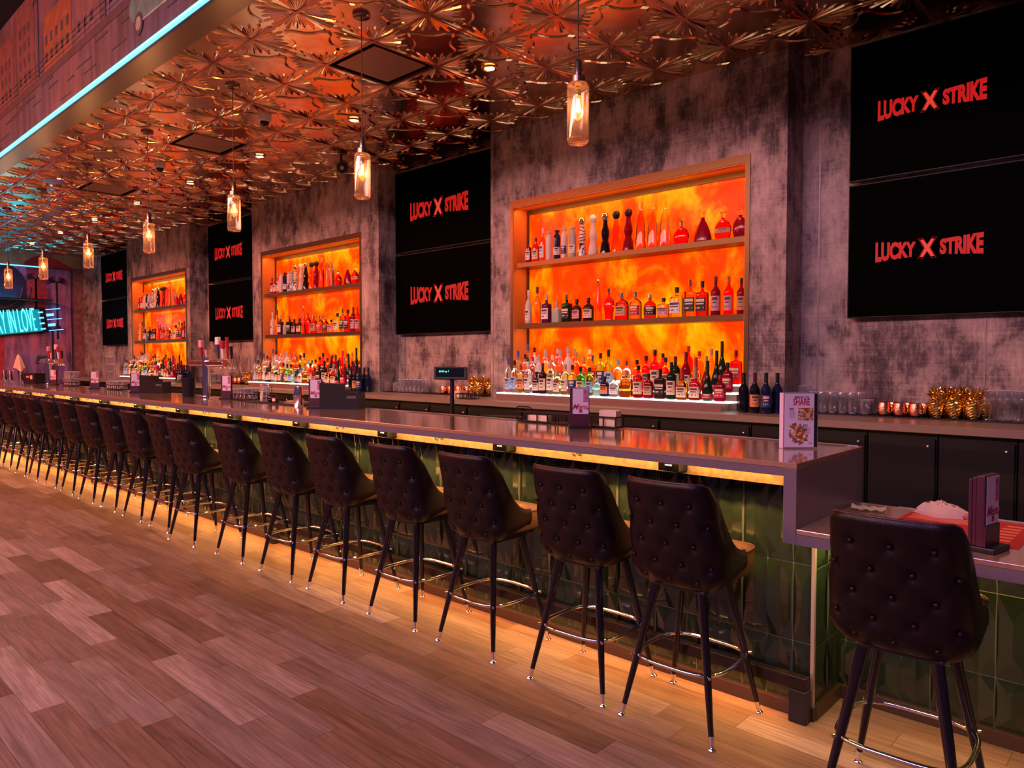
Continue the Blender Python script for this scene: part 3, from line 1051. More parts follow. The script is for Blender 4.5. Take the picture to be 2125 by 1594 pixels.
# ------------------------------------------------------------------ stools
def make_stool():
    t = thing('bar_stool', 'x', 'bar stool', (0, 0, 0), 0, 'tufted bar stools')
    NU, NV = 84, 40

    def path(u, z):
        """outer U outline at height z: u -1..1 from the left arm tip round the back to the right arm tip"""
        k = max(0, min(1, (z - .60) / .38))
        hw = .214 - .026 * k
        yb = -.172 - .086 * k
        rc = .085
        arm = .105 - yb - rc
        Lb = 2 * (hw - rc)
        La = PI / 2 * rc
        tot = Lb / 2 + La + arm
        s = abs(u) * tot
        sg_ = 1 if u >= 0 else -1
        if s <= Lb / 2:
            return Vector((sg_ * s, yb - .012 * (1 - (s / (Lb / 2)) ** 2), z)), Vector((0, 1, 0)), 0.
        s -= Lb / 2
        if s <= La:
            a = s / rc
            return Vector((sg_ * (Lb / 2 + rc * math.sin(a)), yb + rc - rc * math.cos(a), z)), Vector((-sg_ * math.sin(a), math.cos(a), 0)), .35 * s / La
        s -= La
        return Vector((sg_ * hw, yb + rc + s, z)), Vector((-sg_, 0, 0)), .35 + .65 * s / arm

    def ztop(q):
        pts = ((0, .990), (.10, .989), (.18, .977), (.26, .946), (.34, .897), (.42, .838), (.50, .786), (.58, .745), (.66, .720), (.76, .706), (.88, .700), (1, .694))
        for (a, za), (b2, zb) in zip(pts, pts[1:]):
            if q <= b2:
                return za + (zb - za) * (q - a) / (b2 - a)
        return .694

    def zbot(q):
        return .562 + .038 * min(1, q / .8) ** 1.5

    # buttons in a diamond pattern
    BT = []
    rows = [.905, .825, .745, .665, .598]
    for r_, z in enumerate(rows):
        xs_ = (-.115, 0, .115) if r_ % 2 == 0 else (-.172, -.0575, .0575, .172)
        for x in xs_:
            BT.append((x, z))

    def back_y(x, z):
        k = max(0, min(1, (z - .60) / .38))
        hw = .214 - .026 * k
        yb = -.172 - .086 * k
        lb = hw - .085
        if abs(x) <= lb:
            return yb - .012 * (1 - (x / lb) ** 2)
        a = math.asin(min(1, (abs(x) - lb) / .085))
        return yb + .085 * (1 - math.cos(a))

    outer, inner = [], []
    for v in range(NV + 1):
        ro, ri = [], []
        for u_ in range(NU + 1):
            u = -1 + 2 * u_ / NU
            _, _, q = path(u, .7)
            zt = ztop(q)
            f = v / NV
            z_b = zbot(q)
            z = z_b + (zt - z_b) * f
            p, nrm, q = path(u, z)
            # underside tucks in, top rolls in
            tuck = .040 * max(0, 1 - (z - z_b) / .06) ** 2
            roll = .008 * max(0, 1 - (zt - z) / .02) ** 2
            tip = .05 * max(0, (q - .86) / .14) ** 2
            d = 0
            if q < .40:
                for bx, bz in BT:
                    rr2 = (p.x - bx) ** 2 + (p.z - bz) ** 2
                    if rr2 < .006:
                        d += .0105 * math.exp(-rr2 / (.020 ** 2)) + .004 * math.exp(-rr2 / (.045 ** 2))
                # creases along the diamonds
                for sgn in (1, -1):
                    ph = (p.x / .115 + sgn * (p.z - .905) / .160) % 1.0
                    dd = min(ph, 1 - ph)
                    if .600 < p.z < .905 and abs(p.x) < .175:
                        d += .0035 * math.exp(-(dd / .045) ** 2)
            ro.append(p + nrm * (tuck + roll + tip + d))
            ri.append(p + nrm * (.030 + tuck * .5 + tip * .2))
        outer.append(ro)
        inner.append(ri)
    m_ = MB()
    m_.ring_stack(outer, closed=False, cap0=False, cap1=False)
    m_.ring_stack(inner, closed=False, cap0=False, cap1=False)
    for a, b2 in ((outer[-1], inner[-1]), (outer[0], inner[0])):
        m_.ring_stack([a, b2], closed=False, cap0=False, cap1=False)
    for c_ in (0, -1):
        m_.ring_stack([[r[c_] for r in outer], [r[c_] for r in inner]], closed=False, cap0=False, cap1=False)
    m_.build('backrest', LEATHER, t, 55)
    rim = [(a + b2) / 2 + Vector((0, 0, .002)) for a, b2 in zip(outer[-1], inner[-1])]
    rim = [o_ + (i_ - o_) * .1 + Vector((0, 0, .002)) for o_, i_ in zip(outer[-1], inner[-1])]
    MB().tube(rim, .0042, 6).build('piping', mat('dark_leather_piping', (.06, .022, .022), .3), t, 60)
    for bx, bz in BT:
        y = back_y(bx, bz)
        MB().sphere((bx, y + .0085, bz), .0085, 10, 6, sz=(1, .6, 1)).build('button', LEATHER, t, 60)
    # seat cushion
    m_ = MB()
    rings = []

    def cush(sc, z, n=44):
        out = []
        for j in range(n):
            a = 2 * PI * j / n
            c_, s_ = math.cos(a), math.sin(a)
            x = math.copysign(abs(c_) ** (2 / 5.), c_) * (.196 + sc)
            yv = math.copysign(abs(s_) ** (2 / 5.), s_) * (.190 + sc) + .032
            out.append(Vector((x, yv, z)))
        return out
    for sc, z in ((-.03, .588), (-.008, .592), (0, .604), (.003, .64), (0, .682), (-.006, .690), (-.02, .697), (-.05, .7045), (-.09, .710), (-.15, .713)):
        rings.append(cush(sc, z))
    m_.ring_stack(rings)
    m_.build('seat_cushion', mat('lit_seat_leather', (.060, .030, .018), .34, spec=.5), t, 60)  # same leather as the backrest, lightened to paint in the under-bar glow
    MB().tube(cush(.000, .689), .0042, 6, closed=True).build('seat_piping', mat('dark_leather_piping', (.06, .022, .022), .3), t, 60)
    MB().box(-.13, .13, -.12, .17, .5597, .5875, c=.006).build('seat_frame', BLACKM, t)
    # swivel plate and legs
    MB().box(-.125, .125, -.125, .125, .545, .5595, c=.004).build('leg_plate', BLACKM, t)
    for sx_ in (-1, 1):
        for sy_ in (-1, 1):
            p0 = Vector((sx_ * .102, sy_ * .102, .553))
            p1 = Vector((sx_ * .2025, sy_ * .2025, .0))
            d = p1 - p0
            lg = MB().tube([p0, p0 + d * .5, p0 + d * .92], [.0195, .0155, .0105], 14).build('leg', mat('glossy_black_lacquer', (.008, .006, .010), .12, spec=.6), t, 50)
            MB().tube([p0 + d * .915, p0 + d * .985], [.0112, .0088], 12).build('ferrule', CHROME, lg, 50)
            MB().lathe([(.010, .0), (.0165, .001), (.016, .004), (.008, .009), (.006, .016)], 14, p1.x, p1.y).build('glide', CHROME, lg, 50)
    # foot ring
    z = .252
    pts = []
    for j in range(56):
        a = 2 * PI * j / 56 + PI / 56
        c_, s_ = math.cos(a), math.sin(a)
        ex = 3.6
        pts.append((math.copysign(abs(c_) ** (2 / ex), c_) * .188, math.copysign(abs(s_) ** (2 / ex), s_) * .188, z))
    rg = MB().tube(pts, .0080, 10, closed=True).build('foot_ring', CHROME, t, 60)
    for sx_ in (-1, 1):
        for sy_ in (-1, 1):
            MB().tube([(sx_ * .150, sy_ * .150, z), (sx_ * .176, sy_ * .176, z)], .0058, 8).build('ring_bolt', CHROME, rg, 60)
    return t


st = make_stool()
index_kids()
SX = [(-1.485, 2.665, 0), (-1.99, 2.665, .02), (-2.632, 2.67, -.01), (-3.226, 2.665, .02), (-3.88, 2.665, -.02), (-4.477, 2.66, .01), (-5.123, 2.650, .0),
      (-5.845, 2.60, .07), (-6.44, 2.665, -.02), (-7.06, 2.665, .02), (-7.675, 2.665, -.01), (-8.29, 2.655, .02), (-8.95, 2.665, 0), (-9.56, 2.665, .01),
      (-10.28, 2.665, -.02), (-10.81, 2.66, .02), (-11.6, 2.68, 0), (-12.2, 2.67, .01)]
for i, (x, y, r) in enumerate(SX):
    lb = ('dark burgundy tufted bar stool at the long bar, %s from its near end' % ordn[i])
    if i == 7:
        lb = 'dark tufted bar stool pulled out a little from the bar, eighth from its near end'
    dup(st, (x, y, 0), r, lb)
st.location = (-.652, 2.560, 0)
st.rotation_euler = (0, 0, .03)
st['label'] = 'dark burgundy tufted bar stool facing the lower counter end, nearest the viewer'

# ------------------------------------------------------------------ pendants and ceiling fittings
def pendant():
    t = thing('pendant_lamp', 'x', 'pendant lamp', (0, 0, 0), 0, 'glass jar pendants over the bar')
    zc = ZC
    MB().lathe([(.0, zc - .034), (.045, zc - .034), (.058, zc - .026), (.062, zc - .001), (0, zc - .001)], 24).build('ceiling_canopy', BRONZE, t, 40)
    MB().tube([(0, 0, zc - .03), (0, 0, 2.945)], .0032, 6).build('cord', BLACKM, t, 60)
    MB().lathe([(.004, 2.950), (.010, 2.948), (.016, 2.940), (.0185, 2.935), (.0185, 2.868), (.030, 2.866), (.034, 2.862), (.034, 2.832), (.0, 2.832)], 24).build('socket_cap', BRONZE, t, 40)
    g = MB()
    prof = [(.034, 2.832), (.046, 2.829), (.0535, 2.818), (.0545, 2.80), (.0545, 2.56), (.052, 2.541), (.045, 2.533), (.0, 2.531)]
    g.lathe(prof, 28, cap0=False, cap1=False)
    g.build('glass_jar', AMBERJ, t, 50)
    g = MB()
    g.lathe([(.046, 2.545), (.030, 2.538), (.0, 2.542)], 24, cap0=False, cap1=False)
    g.lathe([(.0525, 2.556), (.0535, 2.553), (.0525, 2.550)], 28, cap0=False, cap1=False)
    g.build('glass_base_ring', thin_glass('rose_glass_base', (1, .72, .55), 1, haze=.3, hz=(1, .5, .3)) if 'rose_glass_base' not in MATS else MATS['rose_glass_base'], t, 50)
    MB().lathe([(.013, 2.832), (.013, 2.785), (.016, 2.78), (.015, 2.768)], 16).build('lamp_holder', GOLD, t, 40)
    b_ = MB().lathe([(.012, 2.768), (.019, 2.745), (.023, 2.715), (.021, 2.685), (.012, 2.66), (.003, 2.648)], 16).build('bulb', MATS.get('bulb_envelope') or bulbenv(), t, 50)
    for a in range(4):
        an = a * PI / 2 + .4
        c_, s_ = math.cos(an) * .008, math.sin(an) * .008
        MB().tube([(c_ * .6, s_ * .6, 2.755), (c_ * 1.5, s_ * 1.5, 2.69)], .0026, 6).build('filament', FIL, b_, 60)
    MB().tube([(0, 0, 2.77), (0, 0, 2.68), (.004, 0, 2.665)], .0012, 5).build('stem', GOLD, b_)
    return t


def bulbenv():
    m, N, L, b = nt('bulb_envelope')
    N.remove(b)
    tr = N.new('ShaderNodeBsdfTransparent')
    em_ = N.new('ShaderNodeEmission')
    em_.inputs[0].default_value = (1, .42, .06, 1)
    em_.inputs[1].default_value = 1.6
    mx = N.new('ShaderNodeMixShader')
    mx.inputs[0].default_value = .5
    L.new(tr.outputs[0], mx.inputs[1])
    L.new(em_.outputs[0], mx.inputs[2])
    L.new(mx.outputs[0], N['Material Output'].inputs[0])
    return m


pd = pendant()
index_kids()
PX = [-2.275, -4.095, -5.92, -7.75, -9.58, -11.41, -13.24, -15.07, -16.9]
for i, x in enumerate(PX):
    o = pd if i == 0 else dup(pd)
    o.location = (x, 2.912, 0)
    o['label'] = 'amber glass jar pendant lamp with glowing bulb, %s of the row from the near end' % ordn[i]
    l = bpy.data.lights.new('pendant_bulb_light', 'POINT')
    l.energy, l.color, l.shadow_soft_size = 11, (1, .55, .22), .03
    lo = bpy.data.objects.new('pendant_bulb_light', l)
    COL.objects.link(lo)
    lo.location = (x, 2.912, 2.72)

dl = thing('downlight', 'x', 'downlight', (0, 0, ZC - .013), 0, 'recessed downlights in the copper ceiling')
MB().lathe([(.040, -.010), (.052, -.016), (.060, -.017), (.066, -.014), (.066, -.001), (.040, -.001)], 28, cap0=False, cap1=False).build('trim_ring', GOLD, dl, 40)
MB().lathe([(.0, -.004), (.043, -.010), (.043, -.003), (0, -.003)], 24, cap0=False, cap1=False).build('lens', DLIGHT, dl, 40)
index_kids()
for i in range(9):
    x = -2.27 - i * 1.825
    o = dl if i == 0 else dup(dl)
    if i == 0:
        x = -.44
    else:
        x = -4.09 - (i - 1) * 1.823
    o.location = (x, 4.113, ZC - .013)
    o['label'] = 'small round warm downlight in the copper ceiling, %s of its row from the near end' % ordn[i]
    l = bpy.data.lights.new('downlight_beam', 'SPOT')
    l.energy, l.color, l.shadow_soft_size = 85, (1, .58, .34), .05
    l.spot_size, l.spot_blend = math.radians(98), .8
    lo = bpy.data.objects.new('downlight_beam', l)
    COL.objects.link(lo)
    lo.location = (x, 4.113, ZC - .045)

for x, nm in ((-6.446, 'nearer of the two'), (-8.90, 'farther of the two')):
    t = thing('dome_camera', 'small white and black dome security camera on the copper ceiling, ' + nm, 'security camera', (x, 3.48, ZC))
    MB().lathe([(0, -.001), (.058, -.001), (.062, -.02), (.060, -.055), (.045, -.066), (0, -.066)], 24).build('housing', mat('white_camera_plastic', (.62, .55, .60), .4), t, 45)
    MB().lathe([(.043, -.062), (.040, -.085), (.026, -.102), (0, -.108)], 20).build('lens_dome', mat('black_dome', (.01, .01, .012), .08), t, 50)
t = thing('ceiling_speaker', 'black tilted can spotlight with pale lens by the wall above the screens', 'spotlight', (-7.04, 4.72, ZC))
MB().tube([(0, 0, -.001), (0, 0, -.09)], .014, 10).build('bracket', BLACKM, t, 50)
d = Vector((.75, -.55, -.38)).normalized()
c0 = Vector((-.02, .03, -.13))
MB().tube([c0 - d * .10, c0 - d * .095, c0 + d * .095, c0 + d * .10], [.05, .062, .062, .055], 24).build('can', BLACKM, t, 40)
MB().tube([c0 + d * .099, c0 + d * .104], [.022, .018], 16).build('lens', mat('pale_lens', (.5, .45, .5), .2), t, 50)
for x, y, nm in ((-5.295, 4.113, 'nearest'), (-7.2, 3.9, 'middle'), (-10.2, 4.15, 'farthest')):
    t = thing('sprinkler_head', 'tiny dark sprinkler head in the copper ceiling, %s of three' % nm, 'sprinkler', (x, y, ZC))
    MB().lathe([(0, -.001), (.030, -.001), (.026, -.008), (.010, -.010), (.009, -.024), (.022, -.026), (.022, -.029), (0, -.029)], 16).build('head', mat('violet_tinted_chrome', (.35, .30, .42), .15, 1), t, 40)

# ------------------------------------------------------------------ bottles
def P(*a):
    return list(a)


PROF = {  # body profile, cap profile, label z range, section exponent, depth
    'round': (P((.90, 0), (1, .02), (1, .58), (.93, .64), (.55, .71), (.32, .76), (.30, .86)), P((.33, .85), (.35, .86), (.35, 1.0)), (.12, .50), 2, 1),
    'tall': (P((.90, 0), (1, .02), (1, .50), (.95, .57), (.65, .66), (.36, .73), (.31, .80), (.31, .87)), P((.35, .82), (.36, 1.0)), (.10, .42), 2, 1),
    'square': (P((.93, 0), (1, .02), (1, .62), (.93, .67), (.40, .70), (.28, .73), (.28, .84)), P((.33, .82), (.34, 1.0)), (.14, .52), 6, .8),
    'squat': (P((.90, 0), (1, .03), (1, .52), (.92, .62), (.60, .70), (.28, .75), (.25, .84)), P((.34, .83), (.36, .85), (.34, 1.0)), (.14, .50), 3, .75),
    'flask': (P((.80, 0), (.98, .04), (1, .40), (.90, .60), (.55, .70), (.26, .74), (.24, .84)), P((.33, .83), (.36, .86), (.33, 1.0)), (.15, .50), 2.4, .55),
    'slim': (P((.92, 0), (1, .02), (1, .74), (.90, .82), (.50, .88), (.42, .92), (.46, .94)), P((.66, .935), (.72, 1.0)), (.16, .42), 2, 1),
    'hourglass': (P((1, 0), (1, .03), (.92, .12), (.80, .24), (.55, .34), (.60, .38), (.76, .48), (.72, .56), (.50, .68), (.38, .77), (.42, .82)), P((.44, .82), (.62, .86), (.70, .91), (.60, .97), (.30, 1.0)), None, 2, 1),
    'obelisk': (P((1, 0), (1, .02), (.93, .25), (.78, .50), (.52, .72), (.32, .79), (.30, .83)), P((.26, .82), (.26, .86), (.48, .99), (.48, 1.0)), (.20, .30), 4, .8),
    'disc': (P((.55, 0), (.80, .04), (.97, .20), (1, .34), (.94, .48), (.72, .62), (.40, .71), (.22, .74), (.20, .80)), P((.24, .78), (.26, .98), (.36, 1.0)), (.26, .42), 2, .38),
    'pear': (P((.86, 0), (1, .05), (.97, .18), (.72, .42), (.46, .60), (.22, .72), (.20, .80)), P((.24, .79), (.28, .86), (.20, .93), (.34, .99)), None, 2.2, .5),
    'cone': (P((.95, 0), (1, .02), (.86, .25), (.66, .50), (.40, .72), (.27, .82), (.26, .90)), P((.30, .89), (.42, .93), (.44, .96), (.28, 1.0)), None, 2, 1),
    'amphora': (P((.70, 0), (.66, .04), (.85, .28), (1, .48), (.90, .60), (.45, .72), (.22, .77), (.20, .88)), P((.30, .87), (.32, 1.0)), None, 2.4, .6),
    'cognac': (P((.86, 0), (1, .05), (1, .22), (.86, .36), (.55, .50), (.32, .62), (.26, .68), (.26, .74)), P((.29, .70), (.29, 1.0)), (.06, .18), 2, 1),
    'wine': (P((.92, 0), (1, .02), (1, .56), (.88, .62), (.50, .70), (.36, .75), (.34, .80)), P((.37, .76), (.37, 1.0)), (.16, .46), 2, 1),
    'belly': (P((.92, 0), (1, .03), (1, .36), (.90, .50), (.55, .60), (.30, .66), (.26, .74)), P((.40, .60), (.32, .68), (.30, 1.0)), (.08, .40), 3.2, .8),
}
PROTO = {}


def scroll_ceramic():
    m, N, L, b = nt('scroll_painted_ceramic')
    wv = N.new('ShaderNodeTexWave')
    wv.wave_type = 'RINGS'
    wv.inputs['Scale'].default_value = 1.1
    wv.inputs['Distortion'].default_value = 7.
    wv.inputs['Detail'].default_value = 1.
    L.new(mapping(N, L, (1, 1, 3.4)), wv.inputs['Vector'])
    r = ramp(N, [(.0, (.03, .01, .02)), (.16, (.03, .01, .02)), (.24, (.74, .60, .58))])
    L.new(wv.outputs['Color'], r.inputs[0])
    L.new(r.outputs[0], b.inputs['Base Color'])
    b.inputs['Roughness'].default_value = .15
    return m




def bottle_proto(kind):
    if kind in PROTO:
        return PROTO[kind]
    body, cap, lab, ex, dep = PROF[kind]
    n = 24
    t = thing('bottle', 'x', 'bottle')
    ms = []
    for prof, nm, e in ((body, 'glass_body', ex), (cap, 'cap', 2.)):
        m_ = MB()
        dd = dep if nm == 'glass_body' else 1.
        rings = []
        for r, z in prof:
            # necks are round whatever the body
            k = min(1, max(0, (r - .35) / .3)) if nm == 'glass_body' else 0
            ee = 2 + (e - 2) * k
            dz = 1 + (dd - 1) * min(1, max(0, (r - .22) / .4)) if nm == 'glass_body' else 1
            ring = []
            for j in range(n):
                a = 2 * PI * j / n
                c_, s_ = math.cos(a), math.sin(a)
                ring.append((math.copysign(abs(c_) ** (2 / ee), c_) * r, math.copysign(abs(s_) ** (2 / ee), s_) * r * dz, z))
            rings.append(ring)
        m_.ring_stack(rings)
        o = m_.build(nm, BLACKM, t, 50)
        ms.append(o)
    if lab:
        m_ = MB()
        z0, z1 = lab

        def rad(z):
            for (r0, a), (r1, b_) in zip(body, body[1:]):
                if a <= z <= b_:
                    return r0 + (r1 - r0) * (z - a) / max(1e-6, b_ - a)
            return 1
        nj, nk = 12, 10
        grid = []
        for q in range(nk + 1):
            z = z0 + (z1 - z0) * q / nk
            r = rad(z) + .025
            row = []
            for j in range(nj + 1):
                a = -PI / 2 + (j / nj - .5) * PI * .72
                c_, s_ = math.cos(a), math.sin(a)
                row.append((math.copysign(abs(c_) ** (2 / ex), c_) * r, math.copysign(abs(s_) ** (2 / ex), s_) * r * dep - .01, z))
            grid.append(row)
        rg = random.Random(kind)
        for q in range(nk):
            for j in range(nj):
                ink = (q in (7, 8) and 3 <= j <= 8) or (q == 5 and 4 <= j <= 7) or (q in (2,) and 3 <= j <= 8 and j % 2)
                m_.quad(grid[q][j], grid[q][j + 1], grid[q + 1][j + 1], grid[q + 1][j], m=1 if ink else 0)
        o = m_.build('label', [PAPER, DKINK], t, 50)
        ms.append(o)
    for o in ms:
        for s_ in o.material_slots:
            s_.link = 'OBJECT'
    PROTO[kind] = (t, ms)
    return PROTO[kind]


GL = {}


def glass(name, col, rough=.02, trans=1., emit=0):
    return mat('bottle_' + name, col, rough, trans=trans, ior=1.33, spec=.5)


B = {
    'clear': ('clear', glass('clear', (.93, .95, .95))),
    'frost': ('frosted white', mat('bottle_frosted', (.80, .78, .78), .35, trans=.45, ior=1.3)),
    'greyf': ('grey blue frosted', mat('bottle_grey_frosted', (.42, .50, .52), .35, trans=.35, ior=1.3)),
    'aqua': ('pale aqua', mat('bottle_aqua', (.45, .80, .78), .15, trans=.6, ior=1.3)),
    'navy': ('dark navy', mat('bottle_navy', (.008, .012, .05), .08)),
    'black': ('glossy black', mat('bottle_black', (.008, .006, .008), .08)),
    'ceramic': ('white ceramic', scroll_ceramic()),
    'red': ('ruby red', glass('ruby', (.80, .02, .02))),
    'dred': ('dark red', mat('bottle_dark_red', (.30, .004, .02), .10, trans=.35, ior=1.3)),
    'amber': ('amber', glass('amber', (.95, .30, .03))),
    'gold': ('pale gold', glass('gold', (.98, .70, .22))),
    'lime': ('lime tinted', glass('lime', (.78, .92, .45))),
    'green': ('bright green', glass('green', (.08, .62, .12))),
    'dgreen': ('dark green', mat('bottle_dark_green', (.010, .030, .014), .08, trans=.2, ior=1.3)),
    'olive': ('yellow green', glass('olive', (.62, .70, .06))),
    'purple': ('purple', mat('bottle_purple', (.12, .01, .09), .10, trans=.3, ior=1.3)),
    'brown': ('dark brown', mat('bottle_brown', (.05, .014, .008), .08, trans=.3, ior=1.3)),
    'wineg': ('near black', mat('bottle_wine_glass', (.006, .008, .012), .06)),
}
K = {
    'black': ('black', BLACKM), 'blue': ('blue', mat('blue_cap', (.04, .09, .45), .3)), 'red': ('red', mat('red_cap', (.40, .015, .025), .35)),
    'silver': ('silver', CHROME), 'gold': ('gold', GOLD), 'cork': ('beige', mat('beige_cap', (.45, .27, .17), .5)), 'grey': ('grey', mat('grey_cap', (.45, .42, .42), .4)),
    'clear': ('crystal', glass('crystal_stopper', (.96, .93, .90))), 'teal': ('teal', mat('teal_cap', (.15, .45, .50), .4)), 'maroon': ('maroon', mat('maroon_cap', (.12, .01, .03), .35)),
    'white': ('white', mat('white_cap', (.7, .68, .68), .4)),
}
LB = {
    'cream': ('cream', (PAPERC := mat('cream_label', (.78, .60, .42), .6))), 'white': ('white', PAPER), 'blue': ('blue', mat('light_blue_label', (.35, .55, .85), .5)),
    'black': ('black', mat('black_label', (.015, .013, .015), .5)), 'red': ('red', mat('red_label', (.48, .02, .04), .5)), 'orange': ('orange', mat('orange_label', (.75, .28, .10), .5)),
    'pink': ('pink', mat('pink_label', (.70, .34, .36), .5)), 'navy': ('navy', mat('navy_label', (.03, .04, .16), .5)), 'tan': ('tan', mat('tan_label', (.55, .33, .18), .6)),
}
SHAPE = {'round': 'round', 'tall': 'tall', 'square': 'square', 'squat': 'squat', 'flask': 'flat', 'slim': 'slim', 'hourglass': 'hourglass', 'obelisk': 'tapered', 'disc': 'disc shaped',
         'pear': 'pear shaped', 'cone': 'cone shaped', 'amphora': 'urn shaped', 'cognac': 'long necked', 'wine': 'wine', 'belly': 'wide bellied'}
NB = [0]
SECT = {'round': 1., 'tall': 1., 'square': .8, 'squat': .75, 'flask': .55}


def bottle(kind, x, y, z, w_, h, body, cap, lab, label, group, rz=0.):
    t, ms = bottle_proto(kind)
    r = t.copy()
    COL.objects.link(r)
    r.location = (x, y, z)
    r.rotation_euler = (0, 0, rz)
    r.scale = (w_ / 2, w_ / 2, h)
    r['label'], r['category'], r['group'] = label, 'bottle', group
    for o in ms:
        nm = o.data.name.split('.')[0]
        if nm == 'label' and not lab:
            continue
        c = o.copy()
        COL.objects.link(c)
        c.parent = r
        if nm == 'glass_body':
            c.material_slots[0].material = B[body][1]
        elif nm == 'cap':
            c.material_slots[0].material = K[cap][1]
        else:
            c.material_slots[0].material = LB[lab][1] if lab else PAPER
            c.material_slots[1].material = DKINK if lab not in ('black', 'navy', 'red') else PAPERC
    NB[0] += 1
    return r


# x, height, width, shape, glass, cap, label (near niche; the other two are stocked the same way)
SH1 = [(-4.873, .234, .055, 'square', 'dred', 'black', 'white'), (-4.783, .244, .074, 'round', 'red', 'maroon', 'cream'), (-4.692, .323, .060, 'round', 'amber', 'clear', 'white'),
       (-4.603, .281, .066, 'slim', 'frost', 'grey', None), (-4.504, .282, .070, 'slim', 'navy', 'black', 'white'), (-4.409, .287, .065, 'slim', 'frost', 'grey', 'navy'),
       (-4.309, .288, .072, 'slim', 'greyf', 'grey', 'white'), (-4.200, .363, .092, 'hourglass', 'ceramic', 'silver', None), (-4.067, .371, .098, 'hourglass', 'frost', 'white', None),
       (-3.940, .372, .100, 'hourglass', 'black', 'silver', None), (-3.813, .371, .099, 'hourglass', 'amber', 'black', None), (-3.682, .372, .104, 'hourglass', 'dred', 'black', None),
       (-3.554, .410, .090, 'obelisk', 'amber', 'clear', None), (-3.435, .404, .090, 'obelisk', 'gold', 'clear', None), (-3.322, .387, .088, 'obelisk', 'clear', 'clear', None),
       (-3.159, .196, .142, 'disc', 'red', 'silver', None), (-2.958, .249, .150, 'pear', 'dred', 'clear', None), (-2.786, .220, .142, 'disc', 'red', 'clear', 'tan'), (-2.640, .225, .128, 'disc', 'dred', 'clear', None)]
SH2 = [(-4.867, .335, .071, 'tall', 'frost', 'white', 'white'), (-4.749, .360, .078, 'tall', 'gold', 'maroon', None), (-4.630, .273, .089, 'square', 'purple', 'grey', 'white'),
       (-4.507, .199, .085, 'square', 'aqua', 'grey', None), (-4.384, .260, .094, 'square', 'dgreen', 'silver', 'black'), (-4.259, .212, .094, 'squat', 'brown', 'black', 'pink'),
       (-4.129, .219, .102, 'squat', 'brown', 'black', 'cream'), (-4.013, .378, .075, 'cone', 'amber', 'silver', None), (-3.894, .287, .105, 'amphora', 'red', 'silver', None),
       (-3.749, .239, .125, 'squat', 'red', 'silver', 'tan'), (-3.601, .237, .110, 'squat', 'amber', 'silver', 'red'), (-3.460, .207, .114, 'flask', 'red', 'silver', 'black'),
       (-3.327, .170, .100, 'square', 'amber', 'black', 'pink'), (-3.196, .252, .110, 'square', 'gold', 'black', 'white'), (-3.071, .305, .092, 'square', 'amber', 'gold', 'black'),
       (-2.956, .286, .094, 'square', 'red', 'black', 'black'), (-2.840, .315, .081, 'round', 'dred', 'maroon', 'pink'), (-2.731, .308, .080, 'round', 'red', 'gold', 'pink'),
       (-2.625, .287, .070, 'round', 'dred', 'black', 'tan')]
TI1 = [(-4.88, .335, .078, 'tall', 'clear', 'blue', 'blue'), (-4.797, .310, .075, 'round', 'clear', 'black', 'blue'), (-4.716, .270, .076, 'square', 'gold', 'red', 'orange'),
       (-4.622, .300, .082, 'round', 'clear', 'white', 'white'), (-4.53, .205, .084, 'squat', 'navy', 'black', 'cream'), (-4.441, .285, .078, 'round', 'brown', 'maroon', 'cream'),
       (-4.353, .310, .080, 'round', 'lime', 'grey', 'white'), (-4.266, .215, .082, 'round', 'lime', 'cork', 'cream'), (-4.18, .275, .082, 'round', 'gold', 'cork', 'cream'),
       (-4.092, .270, .082, 'round', 'amber', 'black', 'navy'), (-3.995, .255, .080, 'round', 'green', 'black', 'cream'), (-3.905, .250, .080, 'round', 'olive', 'black', 'blue'), (-3.815, .160, .080, 'squat', 'aqua', 'grey', None),
       (-3.731, .175, .084, 'squat', 'navy', 'black', 'orange'), (-3.635, .175, .092, 'squat', 'clear', 'cork', 'white'), (-3.517, .225, .098, 'square', 'amber', 'cork', None),
       (-3.395, .270, .090, 'round', 'red', 'black', 'cream'), (-3.290, .205, .084, 'squat', 'dred', 'black', 'tan'), (-3.180, .245, .090, 'square', 'brown', 'black', 'black'),
       (-3.079, .300, .082, 'round', 'dgreen', 'black', 'cream'), (-2.978, .255, .094, 'belly', 'amber', 'red', 'cream'), (-2.868, .262, .094, 'belly', 'red', 'cork', 'cream'),
       (-2.762, .310, .088, 'cognac', 'dgreen', 'black', 'red'), (-2.655, .200, .092, 'squat', 'dred', 'red', 'red')]
